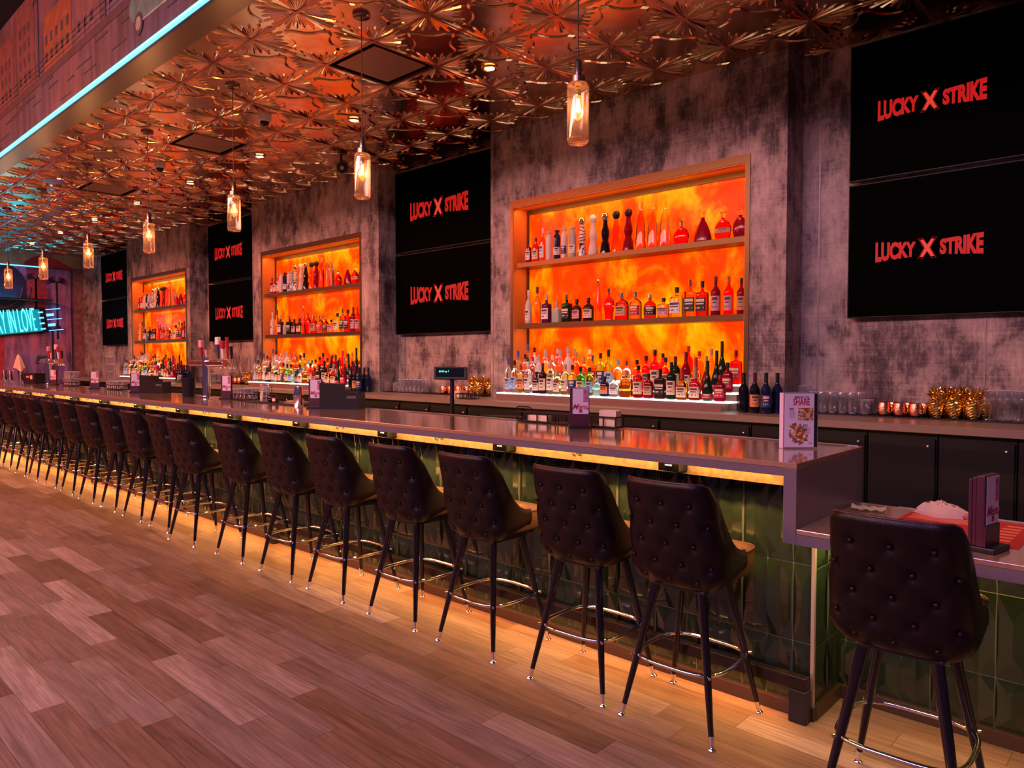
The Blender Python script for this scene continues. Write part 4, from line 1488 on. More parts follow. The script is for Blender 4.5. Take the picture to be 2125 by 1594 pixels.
TI2 = [(-4.885, .345, .076, 'tall', 'clear', 'blue', None), (-4.79, .310, .078, 'round', 'clear', 'black', 'white'), (-4.70, .285, .078, 'round', 'clear', 'red', 'red'),
       (-4.615, .300, .078, 'round', 'frost', 'grey', 'white'), (-4.53, .325, .080, 'round', 'clear', 'grey', None), (-4.437, .300, .082, 'round', 'clear', 'white', 'pink'),
       (-4.345, .345, .080, 'tall', 'clear', 'grey', 'red'), (-4.255, .375, .092, 'round', 'frost', 'grey', None), (-4.16, .325, .080, 'round', 'gold', 'cork', None),
       (-4.07, .285, .082, 'round', 'amber', 'cork', 'orange'), (-3.975, .295, .080, 'square', 'amber', 'silver', 'black'), (-3.89, .315, .080, 'round', 'olive', 'black', 'navy'),
       (-3.80, .345, .078, 'tall', 'olive', 'black', 'blue'), (-3.70, .255, .090, 'squat', 'clear', 'teal', None), (-3.60, .245, .090, 'squat', 'clear', 'silver', 'cream'),
       (-3.50, .255, .084, 'round', 'amber', 'black', 'cream'), (-3.41, .290, .084, 'round', 'red', 'black', 'tan'), (-3.318, .340, .088, 'round', 'red', 'black', 'cream'),
       (-3.22, .275, .080, 'round', 'amber', 'black', 'cream'), (-3.125, .285, .082, 'round', 'dgreen', 'maroon', 'cream'), (-3.03, .320, .080, 'tall', 'dred', 'maroon', 'cream'),
       (-2.94, .275, .088, 'belly', 'amber', 'red', 'cream'), (-2.845, .285, .084, 'cognac', 'dred', 'cork', None), (-2.755, .330, .088, 'cognac', 'dgreen', 'black', 'red'), (-2.665, .235, .088, 'squat', 'dred', 'black', 'red')]
TI3 = [(-4.89, .350, .076, 'tall', 'clear', 'blue', None), (-4.80, .315, .078, 'round', 'frost', 'black', 'red'), (-4.66, .290, .08, 'round', 'clear', 'grey', None), (-4.50, .300, .08, 'round', 'clear', 'grey', None),
       (-4.30, .300, .08, 'round', 'gold', 'cork', None), (-4.12, .290, .08, 'round', 'gold', 'white', None), (-3.34, .250, .08, 'round', 'red', 'black', None), (-3.09, .310, .08, 'round', 'red', 'red', None),
       (-2.99, .265, .08, 'round', 'amber', 'red', None), (-2.885, .285, .075, 'tall', 'amber', 'cork', None), (-2.785, .345, .090, 'cognac', 'dgreen', 'black', None), (-2.665, .270, .085, 'square', 'red', 'maroon', 'red')]
OFF = [0., -5.045, -10.135]
ROWS = [('top shelf', SH1, SZ1, 5.445), ('lower shelf', SH2, SZ2, 5.445), ('lowest lit step', TI1, 1.1352, 5.170), ('middle lit step', TI2, 1.1972, 5.312), ('topmost lit step', TI3, 1.2582, 5.462)]
rb = random.Random(5)
for ni in range(3):
    for rname, row, z, y in ROWS:
        if ni == 2 and row is TI3:
            row = row[:6]
        for q, (x, h, w_, kind, body, cap, lab) in enumerate(row):
            xx = x + OFF[ni]
            hh = h
            # label: look, cap, then where it stands
            lb = '%s %s bottle with %s %s, %s from left on %s, %s niche' % (B[body][0], SHAPE[kind], K[cap][0], 'cap' if cap != 'clear' else 'stopper', ordn[q], rname, NAMES[ni])
            lw_ = lb.replace(',', '').split()
            if len(lw_) > 16:
                lb = '%s bottle with %s %s, %s from left on %s, %s niche' % (B[body][0], K[cap][0], 'cap' if cap != 'clear' else 'stopper', ordn[q], rname, NAMES[ni])
            dy = rb.uniform(-.008, .008)
            if kind in ('disc', 'pear'):
                rz = rb.uniform(0, .2)
            else:
                rz = rb.uniform(-.1, .45)
            if kind in ('square', 'squat', 'belly', 'obelisk'):
                rz = rb.uniform(-.05, .16)
            bottle(kind, xx, y + dy, z, w_ * .97, hh, body, cap, lab, lb, 'bottles on the %s of the %s niche' % (rname, NAMES[ni]), rz)
# wine bottles beside each niche
for ni in range(3):
    for q, (dx, y, cap, lab) in enumerate(((-2.462, 5.17, 'black', None), (-2.42, 5.265, 'black', 'navy'), (-2.374, 5.165, 'maroon', 'orange'), (-2.332, 5.265, 'maroon', None), (-2.286, 5.16, 'black', 'navy'), (-2.244, 5.262, 'black', None))):
        bottle('wine', dx + OFF[ni] + (.0 if ni == 0 else -.02), y, ZK, .076, .298, 'wineg' if q < 4 else 'navy', cap, lab,
               'dark wine bottle with %s capsule, %s of six beside the %s niche' % (K[cap][0], ordn[q], NAMES[ni]), 'wine bottles beside the %s niche' % NAMES[ni], .5)
for t, ms in PROTO.values():
    for o in ms:
        bpy.data.objects.remove(o)
    bpy.data.objects.remove(t)

# ------------------------------------------------------------------ glassware and mugs on the back counter
def rubber_mat(x0, x1, y0, y1, z, nm):
    t = thing('bar_mat', 'long black rubber bar mat ' + nm, 'bar mat', (x0, y0, z), 0, 'black rubber bar mats')
    m_ = MB().box(0, x1 - x0, 0, y1 - y0, .0005, .007, c=.002)
    n = int((x1 - x0) / .03)
    for q in range(n):
        m_.box(.01 + q * .03, .022 + q * .03, .01, y1 - y0 - .01, .007, .010)
    m_.build('mat', MATRUB, t)


def mk_glass(kind):
    t = thing('drinking_glass', 'x', 'glass')
    m_ = MB()
    if kind == 'highball':
        m_.lathe([(0, .004), (.024, .002), (.027, .006), (.033, .150), (.0325, .151), (.031, .150), (.0255, .012), (0, .012)], 20, cap0=False, cap1=False)
    elif kind == 'tumbler':
        m_.lathe([(0, .004), (.026, .002), (.030, .006), (.036, .10), (.034, .10), (.028, .016), (0, .016)], 20, cap0=False, cap1=False)
    else:
        m_.lathe([(.032, .0), (.031, .004), (.006, .010), (.0035, .02), (.0035, .085), (.012, .095), (.032, .12), (.037, .145), (.031, .19), (.030, .19), (.036, .145), (.030, .121), (0, .098)], 20, cap0=False, cap1=False)
    m_.build('glass_wall', CLEARG, t, 50)
    m_ = MB()
    top_ = {'highball': (.0328, .1505), 'tumbler': (.0352, .1005), 'wine': (.0306, .19)}[kind]
    m_.tube([(math.cos(2 * PI * q / 20) * top_[0], math.sin(2 * PI * q / 20) * top_[0], top_[1]) for q in range(20)], .0011, 5, closed=True)
    m_.build('rim', mat('glass_rim_highlight', (.8, .75, .78), .08, spec=.8, trans=.4), t, 60)
    m_ = MB()
    if kind != 'wine':
        m_.lathe([(0, .0015), (.025, .0015), (.027, .012), (0, .014)], 20)
        m_.build('thick_base', mat('thick_glass_base', (.80, .76, .80), .06, trans=.75), t, 50)
    return t


def mk_mug():
    t = thing('copper_mug', 'x', 'mug')
    MB().lathe([(0, .001), (.034, .001), (.042, .010), (.046, .035), (.042, .07), (.038, .088), (.0365, .088), (.041, .07), (.0445, .035), (.035, .008), (0, .006)], 24, cap0=False, cap1=False).build('cup', MUGC, t, 50)
    MB().tube([(.040, 0, .074), (.058, 0, .078), (.070, 0, .062), (.070, 0, .038), (.058, 0, .022), (.044, 0, .024)], .0042, 8).build('handle', GOLD, t, 60)
    return t


def mk_pine():
    t = thing('pineapple_tumbler', 'x', 'tumbler')
    m_ = MB()
    rings = []
    for q in range(15):
        f = q / 14
        z = .002 + .115 * f
        r = .050 * math.sin(PI * (.16 + .66 * f)) ** .75
        rings.append([((r + (.0035 if (j + q) % 2 else 0)) * math.cos(2 * PI * (j + .5 * (q % 2)) / 20), (r + (.0035 if (j + q) % 2 else 0)) * math.sin(2 * PI * (j + .5 * (q % 2)) / 20), z) for j in range(20)])
    m_.ring_stack(rings)
    m_.build('body', GOLD, t)
    m_ = MB()
    m_.lathe([(.026, .112), (.022, .122), (.022, .134), (.026, .14), (0, .14)], 16)
    for ring_, (nl, rr_, zz, hh) in enumerate(((9, .024, .130, .038), (7, .016, .140, .050), (9, .030, .120, .030))):
        for j in range(nl):
            a = 2 * PI * j / nl + ring_
            c_, s_ = math.cos(a), math.sin(a)
            p0 = Vector((c_ * rr_ * .6, s_ * rr_ * .6, zz))
            p1 = Vector((c_ * rr_ * 1.1, s_ * rr_ * 1.1, zz + hh * .6))
            p2 = Vector((c_ * rr_ * 1.9, s_ * rr_ * 1.9, zz + hh))
            m_.tube([p0, p1, p2], [.006, .007, .001], 5)
    m_.build('leaf_crown', GOLD, t, 40)
    return t


gh, gt, gw, mg, pn = mk_glass('highball'), mk_glass('tumbler'), mk_glass('wine'), mk_mug(), mk_pine()
index_kids()
RB = ['right hand', 'middle', 'left']
for ri, off in enumerate((0., -5.045, -10.1)):
    where = ['right wall recess', 'second wall recess', 'third wall recess'][ri]
    rubber_mat(-2.15 + off, (-.3 if ri == 0 else -.42) + off, 5.395, 5.60, ZK, 'under glassware in the ' + where)
    zz = ZK + .0105
    n = 0
    for r_, y in enumerate((5.43, 5.51)):
        for q in range((5, 6, 4)[ri]):
            o = dup(gh, (-1.86 + q * .075 + off + r_ * .01, y, zz), 0)
            if ri == 0:
                o.location.x = -2.045 + q * .069 + r_ * .03
                o.location.y = y + (.0 if q % 2 == 0 else .045)
            o['label'] = 'tall clear highball glass in the %s row, %s from the left, %s' % (['front', 'back'][r_], ordn[q], where)
            o['group'] = 'highball glasses in the ' + where
            if ri == 0 and q % 2:
                o.location.y = y + .002
    for q in range((2, 3, 2)[ri]):
        x = -1.69 if ri == 0 else (-2.12 + off + q * .08)
        o = dup(gt, (x, 5.44 if q % 2 == 0 else 5.52, zz), 0)
        o['label'] = 'short clear tumbler glass, %s from the left, %s' % (ordn[q], where)
        o['group'] = 'tumblers in the ' + where
    mx0 = -1.565 if ri == 0 else -1.09 + off
    for r_, y in enumerate((5.44, 5.54)):
        for q in range(3):
            sp_ = .0985 if ri == 0 else .125
            o = dup(mg, (mx0 + q * sp_ + r_ * .03, y, zz), -.5)
            o['label'] = 'shiny copper mug, %s of the %s row, %s' % (ordn[q], ['front', 'back'][r_], where)
            o['group'] = 'copper mugs in the ' + where
    px0 = -1.253 if ri == 0 else -.645 + off
    for r_, y in enumerate((5.455, 5.555)):
        for q in range(3 if ri == 0 else 2):
            o = dup(pn, (px0 + q * .105 + r_ * .04, y, zz), q * .7)
            o.scale = (1, 1, 1.08)
            o['label'] = 'gold pineapple shaped tumbler, %s of the %s row, %s' % (ordn[q], ['front', 'back'][r_], where)
            o['group'] = 'gold pineapple tumblers in the ' + where
    if ri == 0:
        for q in range(8):
            o = dup(gw, (-.945 + (q // 2) * .078 + (q % 2) * .03, 5.44 + (q % 2) * .08, zz), 0)
            o['label'] = 'clear stemmed wine glass, %s from the gold tumblers, %s' % (ordn[q], where)
            o['group'] = 'wine glasses in the ' + where
        for q in range(2):
            o = dup(gw, (-2.125, 5.44 + q * .085, zz), 0)
            o['label'] = 'clear wine glass beside the wine bottles, %s row, %s' % (['front', 'back'][q], where)
            o['group'] = 'wine glasses in the ' + where
for o in (gh, gt, gw, mg, pn):
    for c in KIDS.get(o.name, []):
        bpy.data.objects.remove(c)
    bpy.data.objects.remove(o)


# ------------------------------------------------------------------ things on the bar
def menu(x, y, z, rz, nm, script=True):
    t = thing('menu_holder', nm, 'menu holder', (x, y, z), rz, 'menu holders on the bar')
    MB().box(-.062, .062, -.045, .045, .0, .016, c=.003).build('base', BLACKM, t)
    MB().box(-.055, .055, -.012, .012, .016, .232, c=.002).build('board', MAROON, t)
    MB().box(-.040, .050, -.0135, -.012, .082, .228).build('menu_card', PAPERP, t)
    MB().box(.020, .046, -.0142, -.0134, .150, .222).build('glass_picture', mat('faded_crimson_picture', (.45, .14, .26), .5, vary=.5, vs=60), t)
    MB().box(-.055, .055, -.016, -.012, .016, .080).build('front_pocket', MAROON, t)
    if script:
        text('menu_script', 'Menu', .044, REDINK, t, (.003, -.0142, .122), (PI / 2, 0, 0), .0003, .95, .0005, shear=.45)
        m_ = MB()
        for a in range(5):
            m_.poly([(.006 + .006 * math.cos(a * 1.257) + .005 * math.cos(q * PI / 3), .098 + .006 * math.sin(a * 1.257) + .005 * math.sin(q * PI / 3)) for q in range(6)], -.0142, .0008)
        m_.build('flower_print', REDINK, t)
    return t


menu(-2.56, 3.30, ZB, .72, 'maroon menu holder with crimson Menu script in front of the black wire rack')
menu(-5.14, 3.19, ZB, .62, 'maroon menu holder between the chrome shaker and the black napkin box')
menu(-6.97, 3.33, ZB, .55, 'maroon menu holder just right of the nearer beer tower')
menu(-9.05, 3.22, ZB, 1.05, 'maroon menu holder beside the far stepped black box')
menu(-10.62, 3.27, ZB, 1.05, 'maroon menu holder between the two glass racks')
menu(-12.65, 3.33, ZB, .6, 'maroon menu holder in front of the farther beer tower')
lm = menu(-.50, 2.885, .8155, 1.38, 'tall maroon menu holder on the lower counter beside the red place mat')
lm.scale = (1.05, 1.05, 1.10)
for q in range(2):
    MB().box(-.053, .053, .0128 + q * .012, .0238 + q * .012, .016, .226 - .006 * q, c=.002).build('spare_menu', MAROON, lm)

# tent card MADE TO SHARE
t = thing('tent_card', 'pink table card reading MADE TO SHARE on the bar corner', 'table card', (-1.262, 3.205, ZB), .74)
MB().box(-.076, .076, -.004, .004, .001, .250, c=.0015).build('silver_frame', TRIM, t)
MB().box(-.070, .058, -.0056, -.0040, .008, .243).build('printed_card', PAPERP, t)
MB().box(.0585, .072, -.0054, -.0040, .008, .243).build('black_margin', BLACKM, t)
fl = MB().box(0, .030, -.003, .003, .001, .246, c=.001).build('back_flap', PAPERP, t)
fl.location = (-.074, -.002, 0)
fl.rotation_euler = (0, 0, 1.75)
text('small_heading', 'MADE TO', .0155, DKINK, t, (.004, -.0058, .2265), (PI / 2, 0, 0), .0002, .95, .0004)
text('big_heading', 'SHARE', .040, REDINK, t, (.002, -.0058, .205), (PI / 2, 0, 0), .0002, .62, .0012)
m_ = MB()
for z in [.176, .170] + [.163 - .0045 * q for q in range(7)]:
    m_.box(-.050, -.050 + (.024 if z < .165 else .018) * (1 if z < .165 else 1.1), -.0060, -.0055, z, z + (.0011 if z < .165 else .0032))
for z in [.104, .098] + [.092 - .0045 * q for q in range(6)]:
    m_.box(.010, .010 + (.032 if z < .095 else .020), -.0060, -.0055, z, z + (.0011 if z < .095 else .0032))
for z in (.026, .021):
    m_.box(.036, .050, -.0060, -.0055, z, z + .0016)
m_.build('small_print', DKINK, t)
rg = random.Random(4)
food = [mat('food_golden', (.75, .38, .12), .6), mat('food_brown', (.28, .08, .03), .6), mat('food_cream', (.85, .62, .45), .6), mat('food_orange', (.85, .26, .05), .6)]
m_ = MB()
m_.box(-.012, .054, -.0059, -.0055, .126, .180, 1)
for q in range(70):
    x, z, a = rg.uniform(-.012, .050), rg.uniform(.128, .176), rg.uniform(0, PI)
    dx, dz = math.cos(a) * .007, math.sin(a) * .007
    m_.poly([(x - dx - dz * .2, z - dz + dx * .2), (x + dx - dz * .2, z + dz + dx * .2), (x + dx + dz * .2, z + dz - dx * .2), (x - dx + dz * .2, z - dz - dx * .2)], -.0064 - .00001 * q, .0003, rg.choice((0, 2, 2, 0, 1)))
m_.build('fries_picture', food, t)
m_ = MB()
for q in range(90):
    an, r_ = rg.uniform(0, 2 * PI), rg.uniform(0, 1) ** .5
    x = -.012 + r_ * .036 * math.cos(an) - .010 * (r_ * math.sin(an))
    z = .066 + r_ * .044 * math.sin(an)
    a = rg.uniform(0, PI)
    L_ = rg.uniform(.005, .012)
    dx, dz = math.cos(a) * L_, math.sin(a) * L_
    m_.poly([(x - dx - dz * .35, z - dz + dx * .35), (x + dx - dz * .3, z + dz + dx * .3), (x + dx + dz * .3, z + dz - dx * .3), (x - dx + dz * .35, z - dz - dx * .35)], -.0060 - .00001 * q, .0003, rg.choice((1, 1, 3, 0, 1)))
for x, z in ((-.035, .078), (.016, .055)):
    m_.poly([(x + .007 * math.cos(q * PI / 6), z + .007 * math.sin(q * PI / 6)) for q in range(12)], -.0072, .0003, 2)
m_.build('platter_picture', food, t)


def wire_rack(name, label, x, y, z, L_, W_, H_, rz, nb, group=None):
    t = thing(name, label, 'wire rack', (x, y, z), rz, group)
    m_ = MB()
    for zz in (.006, H_):
        m_.box(0, L_, 0, .006, zz - .004, zz + .004)
        m_.box(0, L_, W_ - .006, W_, zz - .004, zz + .004)
        m_.box(0, .006, .006, W_ - .006, zz - .004, zz + .004)
        m_.box(L_ - .006, L_, .006, W_ - .006, zz - .004, zz + .004)
    m_.box(.006, L_ - .006, .006, W_ - .006, .0025, .006)
    for q in range(nb + 1):
        xx = (L_ - .007) * q / nb
        for yy in (.0005, W_ - .0065):
            m_.box(xx, xx + .007, yy, yy + .006, .010, H_ - .004)
    m_.build('frame', BLACKM, t)
    return t


t = wire_rack('wire_rack', 'long black wire rack on the bar behind the Menu holder', -3.13, 3.385, ZB + .002, .76, .085, .062, .0, 9)
m_ = MB()
m_.tube([(.0, .004, .066), (.0, .004, .088), (.02, .004, .094), (.10, .004, .094), (.12, .004, .088), (.12, .004, .066)], .005, 6)
m_.build('carry_handle', BLACKM, t, 60)
t = thing('napkin_stack', 'cream paper napkins in the black wire rack, behind the Menu holder', 'napkins', (-2.50, 3.395, ZB + .010), .1)
for q in range(7):
    MB().box(.005, .115, .004 + q * .009, .0105 + q * .009, .0, .088 + .002 * (q % 3)).build('napkin', PAPERC, t)
t = thing('receipt_paper', 'white slip of paper inside the left end of the black wire rack', 'paper', (-3.05, 3.40, ZB + .010), 0)
MB().box(0, .16, .0, .045, .0, .035, c=.002).build('pad', PAPERC, t)

# pole display
t = thing('customer_display', 'black customer display with small green digits on a pole behind the bar', 'pole display', (-3.97, 3.60, 0))
MB().tube([(0, 0, .862), (0, 0, 1.31)], .017, 12).build('pole', BLACKM, t, 60)
MB().box(-.09, .09, -.07, .07, .842, .862, c=.004).build('foot_plate', BLACKM, t)
hd = MB().box(-.125, .125, -.03, .03, -.045, .045, c=.006)
h_ = hd.build('display_head', BLACKM, t)
h_.location = (0, -.01, 1.355)
h_.rotation_euler = (-.12, 0, .55)
MB().box(-.108, .108, -.0315, -.0295, -.030, .036).build('display_window', mat('dark_display_window', (.004, .008, .010), .12), h_)
text('display_digits', '$0.00 by 7', .018, mat('green_digits', (0, .3, .25), .4, emit=(.08, .85, .68), es=2.2), h_, (-.045, -.0320, .010), (PI / 2, 0, 0), .0003)
# bartender side work counter that the display stands on
ub = thing('underbar_counter', 'dark steel underbar work shelf behind the bar', 'counter', (0, 0, 0))
MB().box(-16, X1 - .55, 3.52, 3.98, .80, .84, c=.003).build('work_top', mat('dark_steel_worktop', (.10, .085, .08), .45, .6), ub)
for x in (-16, -13, -10, -7, -4.2, -1.8):
    MB().box(x, x + .04, 3.54, 3.58, 0, .80).build('leg', BLACKM, ub)
    MB().box(x, x + .04, 3.92, 3.96, 0, .80).build('leg', BLACKM, ub)
MB().box(-16, X1 - .6, 3.54, 3.96, .30, .325).build('lower_shelf', BLACKM, ub)
for x, w_, nm in ((-4.35, .30, 'under the pole display'), (-6.75, .30, 'near the beer tower')):
    t = thing('terminal_screen', 'tilted dark order terminal screen, ' + nm, 'screen', (x + .85, 3.68, .841), .2)
    MB().box(-.08, .08, -.06, .06, 0, .018, c=.003).build('foot', BLACKM, t)
    MB().tube([(0, 0, .018), (0, .01, .10)], .018, 10).build('neck', BLACKM, t, 60)
    b_ = MB().box(-.17, .17, -.012, .012, -.05, .13, c=.004).build('monitor', BLACKM, t)
    b_.location = (0, .0, .115)
    b_.rotation_euler = (.55, 0, 0)
for x in (-3.2, -2.45):
    t = thing('drain_tray', 'thin metal tray on the work shelf behind the bar, %s' % ('behind the wire rack' if x < -3 else 'behind the bar corner'), 'tray', (x, 3.60, .8405))
    MB().box(0, .70, 0, .28, 0, .02, c=.003).build('tray', STEEL, t)


def napkin_box(x, y, rz, nm):
    t = thing('bar_caddy', nm, 'bar caddy', (x, y, ZB + .0005), rz, 'stepped black bar caddies')
    m_ = MB()
    m_.poly([(-.165, 0), (.165, 0), (.165, .125), (.150, .132), (.120, .122), (.09, .120), (.075, .128), (.045, .135), (.045, .155), (-.005, .155), (-.005, .198), (-.165, .205)], -.065, .13)
    m_.build('body', mat('black_caddy_plastic', (.012, .010, .014), .35), t)
    for q in range(6):
        MB().box(-.158 + q * .025, -.150 + q * .025, -.0665, -.065, .02, .19).build('rib', BLACKM, t)
    MB().box(.07, .15, -.0665, -.064, .085, .105, c=.0005).build('hand_slot', mat('grey_slot', (.10, .08, .10), .4), t)
    return t


napkin_box(-4.93, 3.30, .5, 'stepped black napkin and straw caddy right of the second menu holder')
napkin_box(-8.78, 3.34, .45, 'stepped black napkin and straw caddy farther down the bar')
t = thing('cocktail_shaker', 'chrome cocktail shaker on the bar left of a menu holder', 'cocktail shaker', (-5.262, 3.11, ZB))
MB().lathe([(0, 0), (.033, 0), (.035, .004), (.044, .098), (.0445, .104), (.041, .106), (.033, .170), (.032, .174), (0, .174)], 26).build('tin', CHROME, t, 35)
rubber = thing('bar_mat', 'black rubber service mat on the bar with bar tools on it', 'bar mat', (-6.45, 3.22, ZB))
MB().box(0, .98, 0, .20, .0005, .009, c=.003).build('mat', MATRUB, rubber)
t = thing('cocktail_strainer', 'steel cocktail strainer lying on the black service mat', 'strainer', (-5.72, 3.28, ZB + .0095))
MB().lathe([(.0, 0), (.040, 0), (.042, .003), (0, .004)], 24).build('disc', STEEL, t, 50)
MB().tube([(.04, 0, .002), (.20, .02, .008)], .004, 8).build('handle', STEEL, t, 60)
MB().tube([(.038 * math.cos(q * .3), .038 * math.sin(q * .3), .008 + .002 * math.cos(q * 4)) for q in range(21)], .003, 5, closed=True).build('spring', STEEL, t, 60)
t = thing('tool_tray', 'tan wooden tray on the service mat', 'tray', (-5.86, 3.335, ZB + .0095), .05)
MB().box(0, .26, 0, .07, 0, .018, c=.003).build('tray', mat('tan_tray_wood', (.45, .24, .14), .5, vary=.2, vs=30), t)
t = thing('lidded_bowl', 'round glossy black bowl with a thin stem on the service mat', 'bowl', (-6.00, 3.28, ZB + .0095))
MB().lathe([(0, 0), (.022, .0), (.038, .012), (.045, .036), (.038, .060), (.020, .072), (.006, .076)], 22).build('bowl', mat('glossy_dark_bowl', (.03, .008, .008), .08), t, 60)
MB().tube([(0, 0, .076), (0, 0, .15)], .0035, 8).build('stem', BLACKM, t, 60)
t = thing('condiment_box', 'small dark box with a cream label on the service mat', 'box', (-5.905, 3.26, ZB + .0095), .3)
MB().box(-.022, .022, -.02, .02, 0, .045, c=.003).build('box', MAROON, t)
MB().box(-.018, .018, -.0208, -.0200, .015, .040).build('paper_label', PAPERC, t)
t = thing('glass_pitcher', 'clear mixing glass with pink tinted rim on the service mat', 'mixing glass', (-6.12, 3.275, ZB + .0095))
MB().lathe([(0, .004), (.038, .002), (.042, .008), (.043, .150), (.046, .158), (.044, .158), (.041, .150), (.039, .014), (0, .014)], 24, cap0=False, cap1=False).build('glass_wall', CLEARG, t, 50)
for q in range(3):
    MB().tube([(math.cos(2 * PI * k_ / 24) * .0445, math.sin(2 * PI * k_ / 24) * .0445, .05 + q * .045) for k_ in range(24)], .0015, 5, closed=True).build('etched_band', mat('pink_tinted_glass', (.75, .5, .65), .1), t, 60)


def glass_rack(x, y, nm, nx, layers, z=ZB + .0015, gx=.072):
    t = wire_rack('glass_rack', nm, x, y, z, nx * gx + .012, .155, .055, 0, nx, 'wire racks full of glasses')
    gt_ = mk_glass('tumbler')
    index_kids()
    c_ = 0
    for l in range(layers):
        for r_ in range(2):
            for q in range(nx - (l > 0)):
                o = dup(gt_, (x + .042 + q * gx + (gx / 2 if l else 0), y + .043 + r_ * .072, z + .008 + l * .104), 0)
                o['label'] = 'short clear glass, %s of the %s row, %s layer, %s' % (ordn[q], ['front', 'back'][r_], ['bottom', 'upper'][l], nm.split(',')[0])
                o['group'] = 'glasses in the ' + nm.split(',')[0]
                c_ += 1
    for c in KIDS.get(gt_.name, []):
        bpy.data.objects.remove(c)
    bpy.data.objects.remove(gt_)


glass_rack(-6.82, 3.29, 'first glass rack, right of the beer tower', 4, 1)
glass_rack(-10.35, 3.30, 'second glass rack, beyond the far caddy', 6, 1)
glass_rack(-12.15, 3.30, 'third glass rack, near the far beer tower', 5, 2)


# beer towers
def tower(x, y, rz, nm, tall):
    t = thing('beer_tower', nm, 'beer tower', (x, y, ZB), rz, 'chrome beer towers')
    MB().lathe([(0, .0005), (.070, .0005), (.070, .010), (.048, .018), (0, .018)], 28).build('flange', CHROME, t, 35)
    MB().lathe([(.0, .018), (.040, .018), (.040, .395), (.043, .398), (.043, .41), (0, .412)], 28).build('column', CHROME, t, 35)
    MB().tube([(-.36, 0, .352), (-.355, 0, .352), (.42, 0, .352), (.425, 0, .352)], [.028, .034, .034, .028], 22).build('manifold', mat('copper_tinted_chrome', (.85, .55, .48), .12, 1), t, 35)
    cols = [('red', K['red'][1]), ('pink', LB['pink'][1]), ('navy', LB['navy'][1]), ('white', PAPER), ('red', K['red'][1]), ('dark', BLACKM)]
    for q, xx in enumerate((-.29, -.17, .10, .20, .30, .385)):
        f_ = MB()
        f_.tube([(xx, .034, .352), (xx, .085, .350), (xx, .105, .335), (xx, .112, .29)], [.010, .010, .009, .008], 10)
        f_.tube([(xx, .085, .350), (xx, .085, .395)], .008, 10)
        tap = f_.build('faucet', CHROME, t, 50)
        m_ = MB()
        hh = (.115, .09, .14, .10, tall, .12)[q]
        m_.tube([(xx, .085, .394), (xx, .085, .40 + hh * .3), (xx, .080, .40 + hh)], [.010, .014, .018], 10)
        m_.build('tap_handle', cols[q][1], tap, 50)
        if q in (0, 2, 3):
            MB().box(xx - .034, xx + .034, .062, .095, .40 + hh, .40 + hh + .078, c=.005).build('tap_badge', cols[(q + 1) % 6][1], tap)
    return t


tower(-7.38, 3.31, 0, 'chrome T shaped beer tower with a tall red and white tap handle, nearer one', .215)
tower(-12.9, 3.33, 0, 'chrome T shaped beer tower farther down the bar, before the mural', .15)
t = thing('ice_bucket', 'tall black plastic bin on the bar left of the nearer beer tower', 'bin', (-7.64, 3.24, ZB))
MB().lathe([(0, 0), (.060, 0), (.068, .19), (.064, .19), (.056, .008), (0, .008)], 26, cap0=False, cap1=False).build('bin', mat('black_bin_plastic', (.010, .009, .016), .3), t, 45)
MB().lathe([(.0645, .188), (.070, .188), (.070, .196), (.0645, .196), (.0645, .188)], 26, cap0=False, cap1=False).build('rim', BLACKM, t, 45)
t = thing('receipt_printer', 'dark receipt printer on the far part of the bar', 'printer', (-13.75, 3.36, ZB + .0008), .2)
MB().box(-.18, .18, -.10, .09, 0, .17, c=.012).build('body', BLACKM, t)
MB().box(-.08, .02, -.1015, -.10, .09, .12).build('sticker', LB['orange'][1], t)
MB().box(.05, .12, -.1015, -.10, .07, .13).build('sticker', PAPERC, t)
MB().box(-.12, .12, -.05, .03, .170, .174).build('paper_slot', DKINK, t)
t = thing('towel', 'cream bar towel hung in a peak at the far end of the bar', 'towel', (-14.75, 3.36, ZB + .0008))
MB().tube([(0, 0, 0), (0, 0, .44)], .008, 8).build('stand', BLACKM, t, 60)
m_ = MB()
rings = []
for q in range(9):
    f = q / 8
    z = .47 - .26 * f
    rings.append([((.012 + .13 * f ** .8 * (1 + .22 * math.cos(5 * a))) * math.cos(a), (.012 + .07 * f ** .8 * (1 + .22 * math.cos(5 * a))) * math.sin(a), z - .03 * f * math.cos(3 * a)) for a in [2 * PI * k_ / 30 for k_ in range(30)]])
m_.ring_stack(rings, cap0=True, cap1=False)
m_.build('cloth', CLOTH, t, 60)
for q, x in enumerate((-14.35, -14.55, -15.05, -15.25, -15.45, -15.65)):
    t = thing('steel_cup', 'steel tin of straws and tools, %s of the tins at the far bar end' % ordn[q], 'cup', (x, 3.30 + .05 * (q % 2), ZB), 0, 'steel tins at the far bar end')
    MB().lathe([(0, 0), (.034, 0), (.042, .13), (.040, .13), (.032, .006), (0, .006)], 18, cap0=False, cap1=False).build('tin', CHROME, t, 45)
    for s_ in range(4):
        MB().tube([(0, 0, .01), (.03 * math.cos(s_ * 1.7), .03 * math.sin(s_ * 1.7), .19)], .004, 6).build('straw', [K['red'][1], BLACKM, PAPER, BLACKM][s_], t)

